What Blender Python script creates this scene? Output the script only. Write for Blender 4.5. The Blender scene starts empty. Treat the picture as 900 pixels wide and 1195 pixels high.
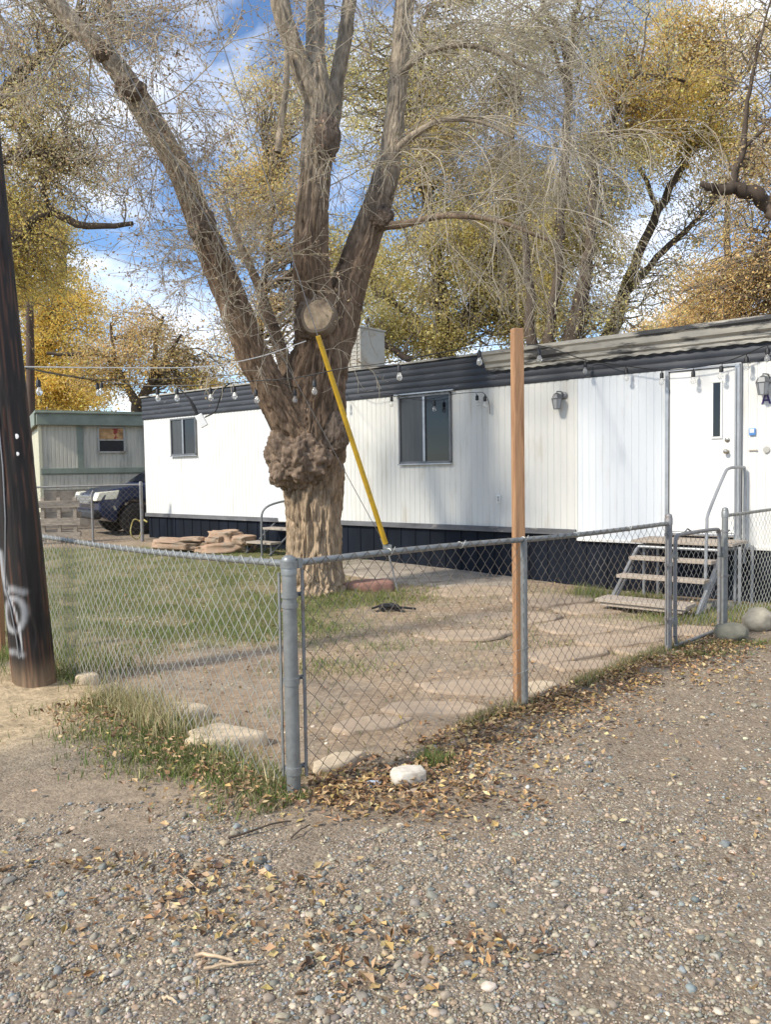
import bpy, math, random
import numpy as np
from mathutils import Vector, Matrix
sc = bpy.context.scene
# ---------------------------------------------------------------- camera, sky, sun, exposure
F = 920.0; HC = 1.65
PITCH = math.radians(2.99); ROLL = math.radians(.917)
Fv = np.array([0, math.cos(PITCH), -math.sin(PITCH)])
U0 = np.array([0, math.sin(PITCH), math.cos(PITCH)]); R0 = np.array([1., 0, 0])
Rv = math.cos(ROLL)*R0 - math.sin(ROLL)*U0; Uv = math.sin(ROLL)*R0 + math.cos(ROLL)*U0
CAM = np.array([0, 0, HC])
cd = bpy.data.cameras.new('camera'); cam = bpy.data.objects.new('camera', cd)
sc.collection.objects.link(cam); sc.camera = cam
cd.sensor_fit = 'VERTICAL'; cd.sensor_height = 24; cd.lens = 24*F/1195
cd.clip_start = .05; cd.clip_end = 2000
cam.matrix_world = Matrix(((Rv[0], Uv[0], -Fv[0], 0), (Rv[1], Uv[1], -Fv[1], 0), (Rv[2], Uv[2], -Fv[2], HC), (0, 0, 0, 1)))

SUN = np.array([-.82, -.57]); SUN = SUN/np.linalg.norm(SUN); ELEV = math.radians(39)
w = bpy.data.worlds.new('World'); sc.world = w; w.use_nodes = True
nt = w.node_tree; nt.nodes.clear()
def wn(t): return nt.nodes.new(t)
out = wn('ShaderNodeOutputWorld'); bg = wn('ShaderNodeBackground'); sky = wn('ShaderNodeTexSky')
sky.sky_type = 'NISHITA'; sky.sun_disc = False; sky.sun_elevation = ELEV
sky.sun_rotation = math.atan2(SUN[0], SUN[1]); sky.air_density = 1.0; sky.altitude = 2200; sky.dust_density = 0.05; sky.ozone_density = 2.0
tc = wn('ShaderNodeTexCoord'); sep = wn('ShaderNodeSeparateXYZ'); nt.links.new(tc.outputs['Generated'], sep.inputs[0])
ad = wn('ShaderNodeMath'); ad.operation = 'ADD'; ad.inputs[1].default_value = .25; nt.links.new(sep.outputs['Z'], ad.inputs[0])
cmb = wn('ShaderNodeCombineXYZ')
for ax in 'XY':
    dv = wn('ShaderNodeMath'); dv.operation = 'DIVIDE'; nt.links.new(sep.outputs[ax], dv.inputs[0]); nt.links.new(ad.outputs[0], dv.inputs[1]); nt.links.new(dv.outputs[0], cmb.inputs[ax])
mp = wn('ShaderNodeMapping'); mp.inputs['Location'].default_value = (3.37, 9.9, 0); nt.links.new(cmb.outputs[0], mp.inputs[0])
nz = wn('ShaderNodeTexNoise'); nz.inputs['Scale'].default_value = 2.1; nz.inputs['Detail'].default_value = 9; nz.inputs['Roughness'].default_value = .58; nz.inputs['Distortion'].default_value = .3
nt.links.new(mp.outputs[0], nz.inputs['Vector'])
cr = wn('ShaderNodeValToRGB'); cr.color_ramp.elements[0].position = .43; cr.color_ramp.elements[1].position = .66
nt.links.new(nz.outputs['Fac'], cr.inputs[0])
hs = wn('ShaderNodeHueSaturation'); hs.inputs['Saturation'].default_value = 1.08; nt.links.new(sky.outputs[0], hs.inputs['Color'])
mx = wn('ShaderNodeMix'); mx.data_type = 'RGBA'; nt.links.new(cr.outputs[0], mx.inputs[0]); nt.links.new(hs.outputs[0], mx.inputs[6]); mx.inputs[7].default_value = (7.0, 7.1, 7.4, 1)
nt.links.new(mx.outputs[2], bg.inputs[0]); bg.inputs[1].default_value = .15; nt.links.new(bg.outputs[0], out.inputs[0])
sl = bpy.data.lights.new('sun', 'SUN'); so = bpy.data.objects.new('sun', sl); sc.collection.objects.link(so)
sl.energy = 3.1; sl.angle = math.radians(6); sl.color = (1, .92, .79)
sd = Vector((SUN[0]*math.cos(ELEV), SUN[1]*math.cos(ELEV), math.sin(ELEV)))
so.rotation_euler = sd.to_track_quat('Z', 'Y').to_euler(); so.location = (-20, -20, 20)
sc.view_settings.view_transform = 'Standard'; sc.view_settings.look = 'None'; sc.view_settings.gamma = 1
sc.view_settings.use_curve_mapping = False; sc.view_settings.exposure = .63
sc.cycles.max_bounces = 5; sc.cycles.diffuse_bounces = 3; sc.cycles.transparent_max_bounces = 6
# ---------------------------------------------------------------- helpers
rng = np.random.default_rng(7); random.seed(7)
def ray(x, y): return Fv + (x-450)/F*Rv + (597.5-y)/F*Uv
def P(x, y, Y): d = ray(x, y); return CAM + d*Y/d[1]
def sst(a, b, v): t = np.clip((v-a)/(b-a), 0, 1); return t*t*(3-2*t)
def _h(ix, iy, iz, s):
    n = (ix*374761393 + iy*668265263 + iz*2147483647 + s*1274126177) & 0x7fffffff
    n = ((n ^ (n >> 13))*1274126177) & 0x7fffffff
    n = ((n ^ (n >> 15))*668265263) & 0x7fffffff
    return ((n ^ (n >> 16)) & 0xffff)/65535.0
def vn(x, y, z=0.0, s=0):
    x, y, z = np.broadcast_arrays(np.asarray(x, float), np.asarray(y, float), np.asarray(z, float))
    xi = np.floor(x).astype(np.int64); yi = np.floor(y).astype(np.int64); zi = np.floor(z).astype(np.int64)
    fx = x-xi; fy = y-yi; fz = z-zi
    fx = fx*fx*(3-2*fx); fy = fy*fy*(3-2*fy); fz = fz*fz*(3-2*fz); r = 0
    for a in (0, 1):
        for b in (0, 1):
            for c in (0, 1):
                r = r + _h(xi+a, yi+b, zi+c, s)*(fx if a else 1-fx)*(fy if b else 1-fy)*(fz if c else 1-fz)
    return r
def fbm(x, y, z=0.0, s=0, o=4):
    r = 0; a = .5; t = 0
    for i in range(o):
        r = r + a*vn(np.asarray(x)*2**i, np.asarray(y)*2**i, np.asarray(z)*2**i, s+i*17); t += a; a *= .5
    return r/t
C0 = np.array([-.492, 3.953]); FD = np.array([.7071, .7071])      # corner post, direction of the front fence run
LE = np.array([-2.85, 6.62])                                      # where the side run goes behind the pole
def height(x, y):
    x = np.asarray(x, float); y = np.asarray(y, float)
    h = .21*sst(9, 18, y)*sst(4.5, -1, x) + .12*sst(18, 40, y)
    h = h - .06*sst(1.2, 4.5, x)*sst(8.5, 11, y)*sst(30, 16, y)
    h = h + .11*np.exp(-(((x+3.25)/.75)**2+((y-6.1)/.75)**2))
    h = h + .035*np.exp(-(((x+1.6)/.6)**2+((y-5.0)/.5)**2))
    h = h + .10*np.exp(-(((x+.98)/.75)**2+((y-10.6)/.75)**2))
    h = h + .03*(fbm(x*.9, y*.9, 0, 5, 3)-.5) + .012*(fbm(x*5, y*5, 0, 9, 3)-.5)
    return h
def G(x, y, dz=0.0):
    d = ray(x, y); z = dz
    for _ in range(12):
        p = CAM + d*(z-HC)/d[2]; z = .5*z + .5*(float(height(p[0], p[1]))+dz)
    return p
def mesh_np(name, V, faces, mat=None, parent=None, col=None, smooth=True, extra=None):
    me = bpy.data.meshes.new(name); V = np.asarray(V, np.float32)
    faces = [np.asarray(f, np.int32) for f in faces if len(f)]
    me.vertices.add(len(V)); me.vertices.foreach_set('co', V.ravel())
    loops = np.concatenate([f.ravel() for f in faces]); tot = np.concatenate([np.full(len(f), f.shape[1], np.int32) for f in faces])
    st = np.concatenate([[0], np.cumsum(tot)[:-1]]).astype(np.int32)
    me.loops.add(len(loops)); me.loops.foreach_set('vertex_index', loops)
    me.polygons.add(len(tot)); me.polygons.foreach_set('loop_start', st); me.polygons.foreach_set('loop_total', tot)
    me.polygons.foreach_set('use_smooth', np.full(len(tot), smooth))
    me.update(calc_edges=True)
    if col is not None:
        a = me.color_attributes.new('Col', 'FLOAT_COLOR', 'POINT'); c = np.ones((len(V), 4), np.float32); c[:, :3] = col; a.data.foreach_set('color', c.ravel())
    for k, v in (extra or {}).items():
        a = me.attributes.new(k, 'FLOAT', 'POINT'); a.data.foreach_set('value', np.asarray(v, np.float32))
    o = bpy.data.objects.new(name, me); sc.collection.objects.link(o)
    if mat: me.materials.append(mat)
    if parent: o.parent = parent
    return o
def tag(o, label=None, cat=None, group=None, kind=None):
    for k, v in (('label', label), ('category', cat), ('group', group), ('kind', kind)):
        if v: o[k] = v
    return o
def empty(name, loc, rz=0.0, label=None, cat=None, group=None):
    o = bpy.data.objects.new(name, None); sc.collection.objects.link(o); o.location = tuple(loc); o.rotation_euler = (0, 0, rz); o.empty_display_size = .2
    return tag(o, label, cat, group)
class MB:
    def __init__(s): s.v = []; s.f = []
    def add(s, v, f):
        b = len(s.v); s.v += [tuple(map(float, q)) for q in v]; s.f += [tuple(b+i for i in q) for q in f]; return s
    def box(s, c, d, M=None, axes=None):
        x, y, z = [q/2 for q in d]
        v = [Vector((a*x, b*y, e*z)) for a in (-1, 1) for b in (-1, 1) for e in (-1, 1)]
        if M is not None: v = [M @ q for q in v]
        v = [q+Vector(c) for q in v]
        return s.add(v, [(0, 1, 3, 2), (4, 6, 7, 5), (0, 4, 5, 1), (2, 3, 7, 6), (0, 2, 6, 4), (1, 5, 7, 3)])
    def tube(s, pts, r, n=8, caps=True):
        pts = [Vector(tuple(map(float, p))) for p in pts]; rr = r if hasattr(r, '__len__') else [r]*len(pts)
        v = []; f = []; u = None
        for i, p in enumerate(pts):
            t = (pts[min(i+1, len(pts)-1)]-pts[max(i-1, 0)]).normalized()
            if u is None: u = t.orthogonal().normalized()
            u = (u - t*u.dot(t)).normalized(); b = t.cross(u)
            for k in range(n):
                a = 2*math.pi*k/n; v.append(p+(u*math.cos(a)+b*math.sin(a))*rr[i])
        for i in range(len(pts)-1):
            for k in range(n): f.append((i*n+k, i*n+(k+1) % n, (i+1)*n+(k+1) % n, (i+1)*n+k))
        if caps: f.append(tuple(range(n))[::-1]); f.append(tuple((len(pts)-1)*n+k for k in range(n)))
        return s.add(v, f)
    def lathe(s, prof, n=16, c=(0, 0, 0), M=None):
        v = []; f = []
        for (r, z) in prof:
            for k in range(n):
                a = 2*math.pi*k/n; q = Vector((r*math.cos(a), r*math.sin(a), z)); q = M @ q if M is not None else q; v.append(q+Vector(c))
        for i in range(len(prof)-1):
            for k in range(n): f.append((i*n+k, i*n+(k+1) % n, (i+1)*n+(k+1) % n, (i+1)*n+k))
        f.append(tuple(range(n))[::-1]); f.append(tuple((len(prof)-1)*n+k for k in range(n)))
        return s.add(v, f)
    def prism(s, poly, y0, y1, plane='xz'):
        n = len(poly)
        m = (lambda a, b, c: (a, c, b)) if plane == 'xz' else (lambda a, b, c: (a, b, c))
        v = [m(a, b, y0) for a, b in poly]+[m(a, b, y1) for a, b in poly]
        return s.add(v, [tuple(range(n)), tuple(range(n, 2*n))[::-1]]+[(i, i+n, (i+1) % n+n, (i+1) % n) for i in range(n)])
    def build(s, name, mat, parent=None, smooth=False, bevel=0, seg=2):
        me = bpy.data.meshes.new(name); me.from_pydata(s.v, [], s.f); me.materials.append(mat)
        import bmesh
        b = bmesh.new(); b.from_mesh(me); bmesh.ops.recalc_face_normals(b, faces=b.faces); b.to_mesh(me); b.free()
        o = bpy.data.objects.new(name, me); sc.collection.objects.link(o)
        if parent: o.parent = parent
        if smooth:
            me.polygons.foreach_set('use_smooth', [True]*len(me.polygons))
            me.set_sharp_from_angle(angle=math.radians(42))
        if bevel:
            m = o.modifiers.new('bevel', 'BEVEL'); m.width = bevel; m.segments = seg; m.limit_method = 'ANGLE'; m.angle_limit = math.radians(35)
        return o
def curve(pts, n=8):
    p = [np.array(q, float) for q in pts]; p = [2*p[0]-p[1]]+p+[2*p[-1]-p[-2]]; o = []
    for i in range(1, len(p)-2):
        for k in range(n):
            t = k/n; o.append(.5*((2*p[i])+(-p[i-1]+p[i+1])*t+(2*p[i-1]-5*p[i]+4*p[i+1]-p[i+2])*t*t+(-p[i-1]+3*p[i]-3*p[i+1]+p[i+2])*t**3))
    o.append(p[-2]); return np.array(o)
def tubes(Pt, Rd, n=3):
    """Pt (N,K,3), Rd (N,K) -> verts, quads"""
    N, K, _ = Pt.shape; T = np.gradient(Pt, axis=1); T /= np.linalg.norm(T, axis=2, keepdims=True)+1e-9
    ref = np.array([.31, .22, .92]); U = np.cross(T, ref); U /= np.linalg.norm(U, axis=2, keepdims=True)+1e-9; B = np.cross(T, U)
    a = 2*np.pi*np.arange(n)/n
    V = Pt[:, :, None, :]+Rd[:, :, None, None]*(np.cos(a)[:, None]*U[:, :, None, :]+np.sin(a)[:, None]*B[:, :, None, :])
    idx = np.arange(N*K*n).reshape(N, K, n); A = idx[:, :-1]; D = idx[:, 1:]
    Q = np.stack([A, np.roll(A, -1, 2), np.roll(D, -1, 2), D], -1).reshape(-1, 4)
    return V.reshape(-1, 3), Q
def join(parts):
    V = []; Q = []; b = 0
    for v, q in parts: V.append(v); Q.append(q+b); b += len(v)
    return np.concatenate(V), np.concatenate(Q)
def twigs(S, D, L, K=8, grav=0., wob=.25, r0=.01, r1=.003):
    N = len(S); p = np.array(S, float); d = D/np.linalg.norm(D, axis=1, keepdims=True); pts = [p.copy()]
    st = (np.asarray(L)/(K-1))[:, None]; b = rng.normal(size=(N, 3))*wob
    for k in range(K-1):
        b = .6*b+rng.normal(size=(N, 3))*wob*.6
        d = d+b*st*2+np.array([0, 0, -1.])*np.asarray(grav).reshape(-1, 1)*st; d /= np.linalg.norm(d, axis=1, keepdims=True); p = p+d*st; pts.append(p.copy())
    Pt = np.stack(pts, 1); t = np.linspace(0, 1, K)[None]
    return Pt, np.broadcast_to(np.asarray(r0).reshape(-1, 1)*(1-t)+np.asarray(r1).reshape(-1, 1)*t, (N, K)).copy()
def children(Pt, n, lo=.15, hi=1., spread=.9, up=0.):
    N, K, _ = Pt.shape; i = np.repeat(np.arange(N), n); u = rng.uniform(lo, hi, len(i))*(K-1); k = np.minimum(u.astype(int), K-2); f = (u-k)[:, None]
    S = Pt[i, k]*(1-f)+Pt[i, k+1]*f; T = Pt[i, k+1]-Pt[i, k]; T /= np.linalg.norm(T, axis=1, keepdims=True)+1e-9
    D = T+rng.normal(size=T.shape)*spread*.6+np.array([0, 0, up]); return S, D
def rots(n, tilt=None):
    if tilt is None:
        q = rng.normal(size=(n, 4))
    else:
        yaw = rng.uniform(0, 2*np.pi, n); ax = rng.uniform(0, 2*np.pi, n); t = rng.normal(size=n)*tilt
        q1 = np.stack([np.cos(yaw/2), 0*yaw, 0*yaw, np.sin(yaw/2)], 1); q2 = np.stack([np.cos(t/2), np.sin(t/2)*np.cos(ax), np.sin(t/2)*np.sin(ax), 0*t], 1)
        w1, x1, y1, z1 = q2.T; w2, x2, y2, z2 = q1.T
        q = np.stack([w1*w2-x1*x2-y1*y2-z1*z2, w1*x2+x1*w2+y1*z2-z1*y2, w1*y2-x1*z2+y1*w2+z1*x2, w1*z2+x1*y2-y1*x2+z1*w2], 1)
    q /= np.linalg.norm(q, axis=1, keepdims=True); w_, x, y, z = q.T
    return np.stack([1-2*(y*y+z*z), 2*(x*y-z*w_), 2*(x*z+y*w_), 2*(x*y+z*w_), 1-2*(x*x+z*z), 2*(y*z-x*w_), 2*(x*z-y*w_), 2*(y*z+x*w_), 1-2*(x*x+y*y)], 1).reshape(-1, 3, 3)
def scatter(tv, tf, pos, scale, R):
    tv = np.asarray(tv, float); tf = np.asarray(tf)
    sc_ = np.asarray(scale); sc_ = sc_[:, None] if sc_.ndim == 1 else sc_
    V = np.einsum('nij,nkj->nki', R, tv[None]*sc_[:, None, :])+pos[:, None, :]
    Fc = tf[None]+(np.arange(len(pos))*len(tv))[:, None, None]
    return V.reshape(-1, 3), Fc.reshape(-1, tf.shape[1])
LEAF_V = [(0, 0, 0), (.4, .3, .13), (.4, -.3, .13), (.5, 0, 0), (1, 0, .12)]; LEAF_F = [(0, 3, 1), (3, 4, 1), (0, 2, 3), (3, 2, 4)]
LQ_V = [(-.5, 0, 0), (0, -.32, .08), (.5, 0, 0), (0, .32, .08)]; LQ_F = [(0, 1, 2, 3)]
PG = 1.0; PT = (1, 1, 1)
def pal(cols, n, jit=.18):
    c = np.array(cols)[rng.integers(0, len(cols), n)]*np.array(PT); return np.clip(PG*c*(1+rng.normal(size=(n, 1))*jit)*(1+rng.normal(size=(n, 3))*.03), .005, .9)
# ---------------------------------------------------------------- materials
def mat(name, color=(.5, .5, .5), rough=.6, metal=0., var=0., vscale=8., bump=0., bscale=40., attr=False, stretch=(1, 1, 1), stain=None, sscale=2., sth=(.5, .65), trans=0., spec=.5, coord='Object'):
    m = bpy.data.materials.new(name); m.use_nodes = True; t = m.node_tree; b = t.nodes['Principled BSDF']; N = t.nodes.new; Lk = t.links.new
    b.inputs['Roughness'].default_value = rough; b.inputs['Metallic'].default_value = metal; b.inputs['Specular IOR Level'].default_value = spec
    b.inputs['Base Color'].default_value = (*color, 1); cur = None
    if attr:
        a = N('ShaderNodeAttribute'); a.attribute_name = 'Col'; cur = a.outputs['Color']; Lk(cur, b.inputs['Base Color'])
    tcn = N('ShaderNodeTexCoord'); mpn = N('ShaderNodeMapping'); mpn.inputs['Scale'].default_value = stretch; Lk(tcn.outputs[coord], mpn.inputs[0])
    def noise(s, d=6):
        n = N('ShaderNodeTexNoise'); n.inputs['Scale'].default_value = s; n.inputs['Detail'].default_value = d; n.inputs['Roughness'].default_value = .62; Lk(mpn.outputs[0], n.inputs['Vector']); return n.outputs['Fac']
    def mixc(kind, fac, a, c):
        x = N('ShaderNodeMix'); x.data_type = 'RGBA'; x.blend_type = kind
        for s, q in ((0, fac), (6, a), (7, c)):
            if isinstance(q, (int, float)): x.inputs[s].default_value = q
            elif isinstance(q, tuple): x.inputs[s].default_value = (*q, 1)
            else: Lk(q, x.inputs[s])
        return x.outputs[2]
    if var:
        r = N('ShaderNodeMapRange'); Lk(noise(vscale), r.inputs[0]); r.inputs[1].default_value = .3; r.inputs[2].default_value = .7; r.inputs[3].default_value = 1-var; r.inputs[4].default_value = 1+var
        cur = mixc('MULTIPLY', 1., cur if cur is not None else color, r.outputs[0])
    if stain:
        r = N('ShaderNodeMapRange'); Lk(noise(sscale, 8), r.inputs[0]); r.inputs[1].default_value = sth[0]; r.inputs[2].default_value = sth[1]
        cur = mixc('MIX', r.outputs[0], cur if cur is not None else color, stain)
    if cur is not None: Lk(cur, b.inputs['Base Color'])
    if bump:
        bn = N('ShaderNodeBump'); bn.inputs['Strength'].default_value = 1; bn.inputs['Distance'].default_value = bump; Lk(noise(bscale, 8), bn.inputs['Height']); Lk(bn.outputs[0], b.inputs['Normal'])
    if trans:
        tr = N('ShaderNodeBsdfTranslucent'); ms = N('ShaderNodeMixShader'); ms.inputs[0].default_value = trans
        if cur is not None: Lk(cur, tr.inputs[0])
        else: tr.inputs[0].default_value = (*color, 1)
        Lk(b.outputs[0], ms.inputs[1]); Lk(tr.outputs[0], ms.inputs[2]); Lk(ms.outputs[0], t.nodes['Material Output'].inputs[0])
    return m
M = {}
M['galv'] = mat('galvanised_steel', (.235, .245, .24), .45, .4, var=.22, vscale=14, bump=.0006, bscale=60, stain=(.20, .18, .16), sscale=5, sth=(.58, .8))
M['galv_old'] = mat('dull_galvanised_steel', (.25, .25, .25), .6, .4, var=.3, vscale=9, stain=(.14, .10, .07), sscale=9, sth=(.5, .72))
M['wire'] = mat('bright_wire', (.50, .50, .45), .5, .4, var=.25, vscale=3)
M['wire_old'] = mat('rusty_wire', (.22, .18, .14), .65, .3, var=.35, vscale=3, stain=(.30, .29, .27), sscale=1.5, sth=(.5, .7))
M['pipe'] = mat('grey_pipe', (.30, .31, .32), .5, .4, var=.2, vscale=6)
M['post_wood'] = mat('cedar_post', (.38, .21, .105), .75, var=.28, vscale=4, stretch=(14, 14, .9), bump=.0015, bscale=9, stain=(.17, .075, .035), sscale=1.9, sth=(.5, .72))
M['grey_wood'] = mat('grey_weathered_wood', (.34, .29, .235), .85, var=.35, vscale=3, stretch=(2, 12, 12), bump=.002, bscale=8)
M['tread'] = mat('weathered_tread', (.40, .34, .275), .85, var=.3, vscale=3, stretch=(2, 14, 14), bump=.002, bscale=8, stain=(.22, .17, .13), sscale=3, sth=(.5, .7))
M['cream'] = mat('cream_siding', (.65, .645, .60), .5, var=.07, vscale=1.5, stretch=(1, 1, .15), stain=(.42, .36, .26), sscale=6, sth=(.54, .88))
M['white'] = mat('white_siding', (.70, .69, .65), .45, var=.04, vscale=1.5, stretch=(1, 1, .15), stain=(.46, .41, .32), sscale=6, sth=(.57, .9))
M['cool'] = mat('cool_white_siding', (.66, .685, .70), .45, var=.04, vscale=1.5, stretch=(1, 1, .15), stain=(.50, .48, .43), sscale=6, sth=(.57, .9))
M['door'] = mat('white_door_paint', (.74, .735, .70), .4, var=.03, vscale=3, stain=(.66, .62, .55), sscale=2.5, sth=(.66, .9))
M['skirt'] = mat('navy_skirting', (.006, .009, .016), .7, spec=.2, var=.4, vscale=3, stretch=(1, 1, .3), stain=(.07, .065, .06), sscale=6, sth=(.66, .9))
M['fascia'] = mat('charcoal_fascia', (.035, .04, .05), .6, var=.35, vscale=2, stretch=(.5, .5, 3), stain=(.22, .22, .22), sscale=5, sth=(.6, .8))
M['eave'] = mat('peeling_eave_paint', (.40, .38, .33), .75, var=.2, vscale=2, stretch=(.5, .5, 3), bump=.003, bscale=14, stain=(.06, .06, .062), sscale=3.2, sth=(.49, .58))
M['sill'] = mat('dark_belt_rail', (.12, .12, .125), .65, var=.4, vscale=5, stretch=(.4, .4, 1), stain=(.38, .34, .29), sscale=6, sth=(.6, .72))
M['alu'] = mat('aluminium_frame', (.40, .41, .42), .4, .7, var=.15)
M['alu_dark'] = mat('dark_aluminium', (.17, .175, .18), .5, .5, var=.2)
M['glass'] = mat('dark_glass', (.010, .012, .018), .08, spec=.4)
M['screen'] = mat('insect_screen', (.055, .058, .06), .35, var=.25, vscale=3, stretch=(4, 4, .3))
M['black'] = mat('black_rubber', (.015, .015, .016), .5)
M['bulb'] = mat('clear_bulb_glass', (.42, .42, .40), .08, spec=.8)
M['bulb'].node_tree.nodes['Principled BSDF'].inputs['Transmission Weight'].default_value = .8; M['bulb'].node_tree.nodes['Principled BSDF'].inputs['Base Color'].default_value = (.9, .9, .88, 1); M['bulb'].node_tree.nodes['Principled BSDF'].inputs['IOR'].default_value = 1.2
M['yellow'] = mat('yellow_guard_plastic', (.66, .41, .03), .55, var=.18, vscale=5, stain=(.36, .24, .07), sscale=9, sth=(.55, .75))
M['steelwire'] = mat('steel_cable', (.28, .28, .28), .5, .6)
M['plastic'] = mat('white_plastic', (.78, .78, .76), .4)
M['brass'] = mat('satin_metal', (.42, .38, .32), .3, .9)
M['blue'] = mat('blue_plastic', (.10, .27, .60), .4)
M['purple'] = mat('purple_letter', (.06, .03, .14), .5)
M['bark'] = mat('rough_bark', attr=True, rough=.95, var=.5, vscale=22, stretch=(1, 1, .3), bump=.03, bscale=34, spec=.15)
M['bark2'] = mat('dark_bark', (.085, .065, .05), .95, var=.5, vscale=4, stretch=(1, 1, .3), bump=.02, bscale=7, spec=.15)
M['bark3'] = mat('brown_branch', (.20, .16, .12), .95, var=.3, vscale=2, spec=.15)
M['twig'] = mat('grey_twig', (.42, .37, .285), .85, var=.25, vscale=1.5, spec=.2)
M['cut'] = mat('sawn_wood', (.56, .42, .27), .85, var=.3, vscale=10, bump=.002, bscale=30, stain=(.24, .17, .11), sscale=4)
M['leaf'] = mat('dry_leaf', attr=True, rough=.75, trans=.5, spec=.2)
M['leaf_g'] = mat('fallen_leaf', attr=True, rough=.8, spec=.2)
M['grass'] = mat('grass_blade', attr=True, rough=.7, trans=.25, spec=.25)
M['peb'] = mat('pebble', attr=True, rough=.72, var=.22, vscale=60, spec=.35)
M['rock'] = mat('tan_sandstone', (.40, .27, .18), .9, var=.25, vscale=6, bump=.008, bscale=14, stain=(.30, .24, .18), sscale=3)
M['rock_w'] = mat('pale_rock', (.60, .55, .46), .8, var=.2, vscale=14, bump=.004, bscale=30, stain=(.36, .30, .23), sscale=8)
M['rock_g'] = mat('grey_green_rock', (.19, .18, .135), .85, var=.25, vscale=10, bump=.006, bscale=25)
M['rock_p'] = mat('pale_grey_rock', (.33, .30, .235), .85, var=.25, vscale=9, bump=.006, bscale=25)
M['rock_r'] = mat('reddish_stone', (.27, .145, .11), .9, var=.25, vscale=8, bump=.006, bscale=20)
M['rock_b'] = mat('buff_rock', (.56, .45, .31), .9, var=.22, vscale=8, bump=.006, bscale=18, stain=(.36, .29, .21), sscale=4)
M['flag'] = mat('buff_flagstone', (.40, .305, .215), .9, var=.22, vscale=5, bump=.004, bscale=18, stain=(.27, .215, .16), sscale=3, sth=(.48, .7))
M['conc'] = mat('dusty_concrete', (.36, .305, .24), .9, var=.22, vscale=4, bump=.003, bscale=30, stain=(.21, .175, .135), sscale=3)
M['green_trim'] = mat('sage_green_trim', (.20, .23, .185), .6, var=.2, vscale=3)
M['sage'] = mat('grey_cream_siding', (.50, .475, .39), .6, var=.08, vscale=2, stretch=(1, 1, .2), stain=(.33, .32, .27), sscale=3)
M['sage_end'] = mat('pale_cream_siding', (.52, .50, .36), .6, var=.08, vscale=2)
M['car'] = mat('navy_car_paint', (.014, .026, .07), .18, .25, spec=.7)
M['lamp_glass'] = mat('headlight_lens', (.80, .76, .60), .12, spec=.8)
M['chrome'] = mat('dull_chrome', (.45, .45, .45), .25, .9)
M['tyre'] = mat('tyre_rubber', (.022, .021, .02), .8, var=.3, vscale=10)
M['rim'] = mat('alloy_rim', (.22, .22, .22), .4, .8)
M['hose'] = mat('yellow_hose', (.42, .36, .12), .5)
M['frost'] = mat('seeded_lantern_glass', (.34, .35, .36), .3)
M['cooler'] = mat('cooler_beige_metal', (.40, .39, .35), .6, var=.15, vscale=4, stain=(.30, .25, .19), sscale=4)
M['curt'] = mat('orange_curtain', (.46, .27, .12), .8, var=.5, vscale=5, stain=(.30, .05, .04), sscale=4.2, sth=(.55, .6))
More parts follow.
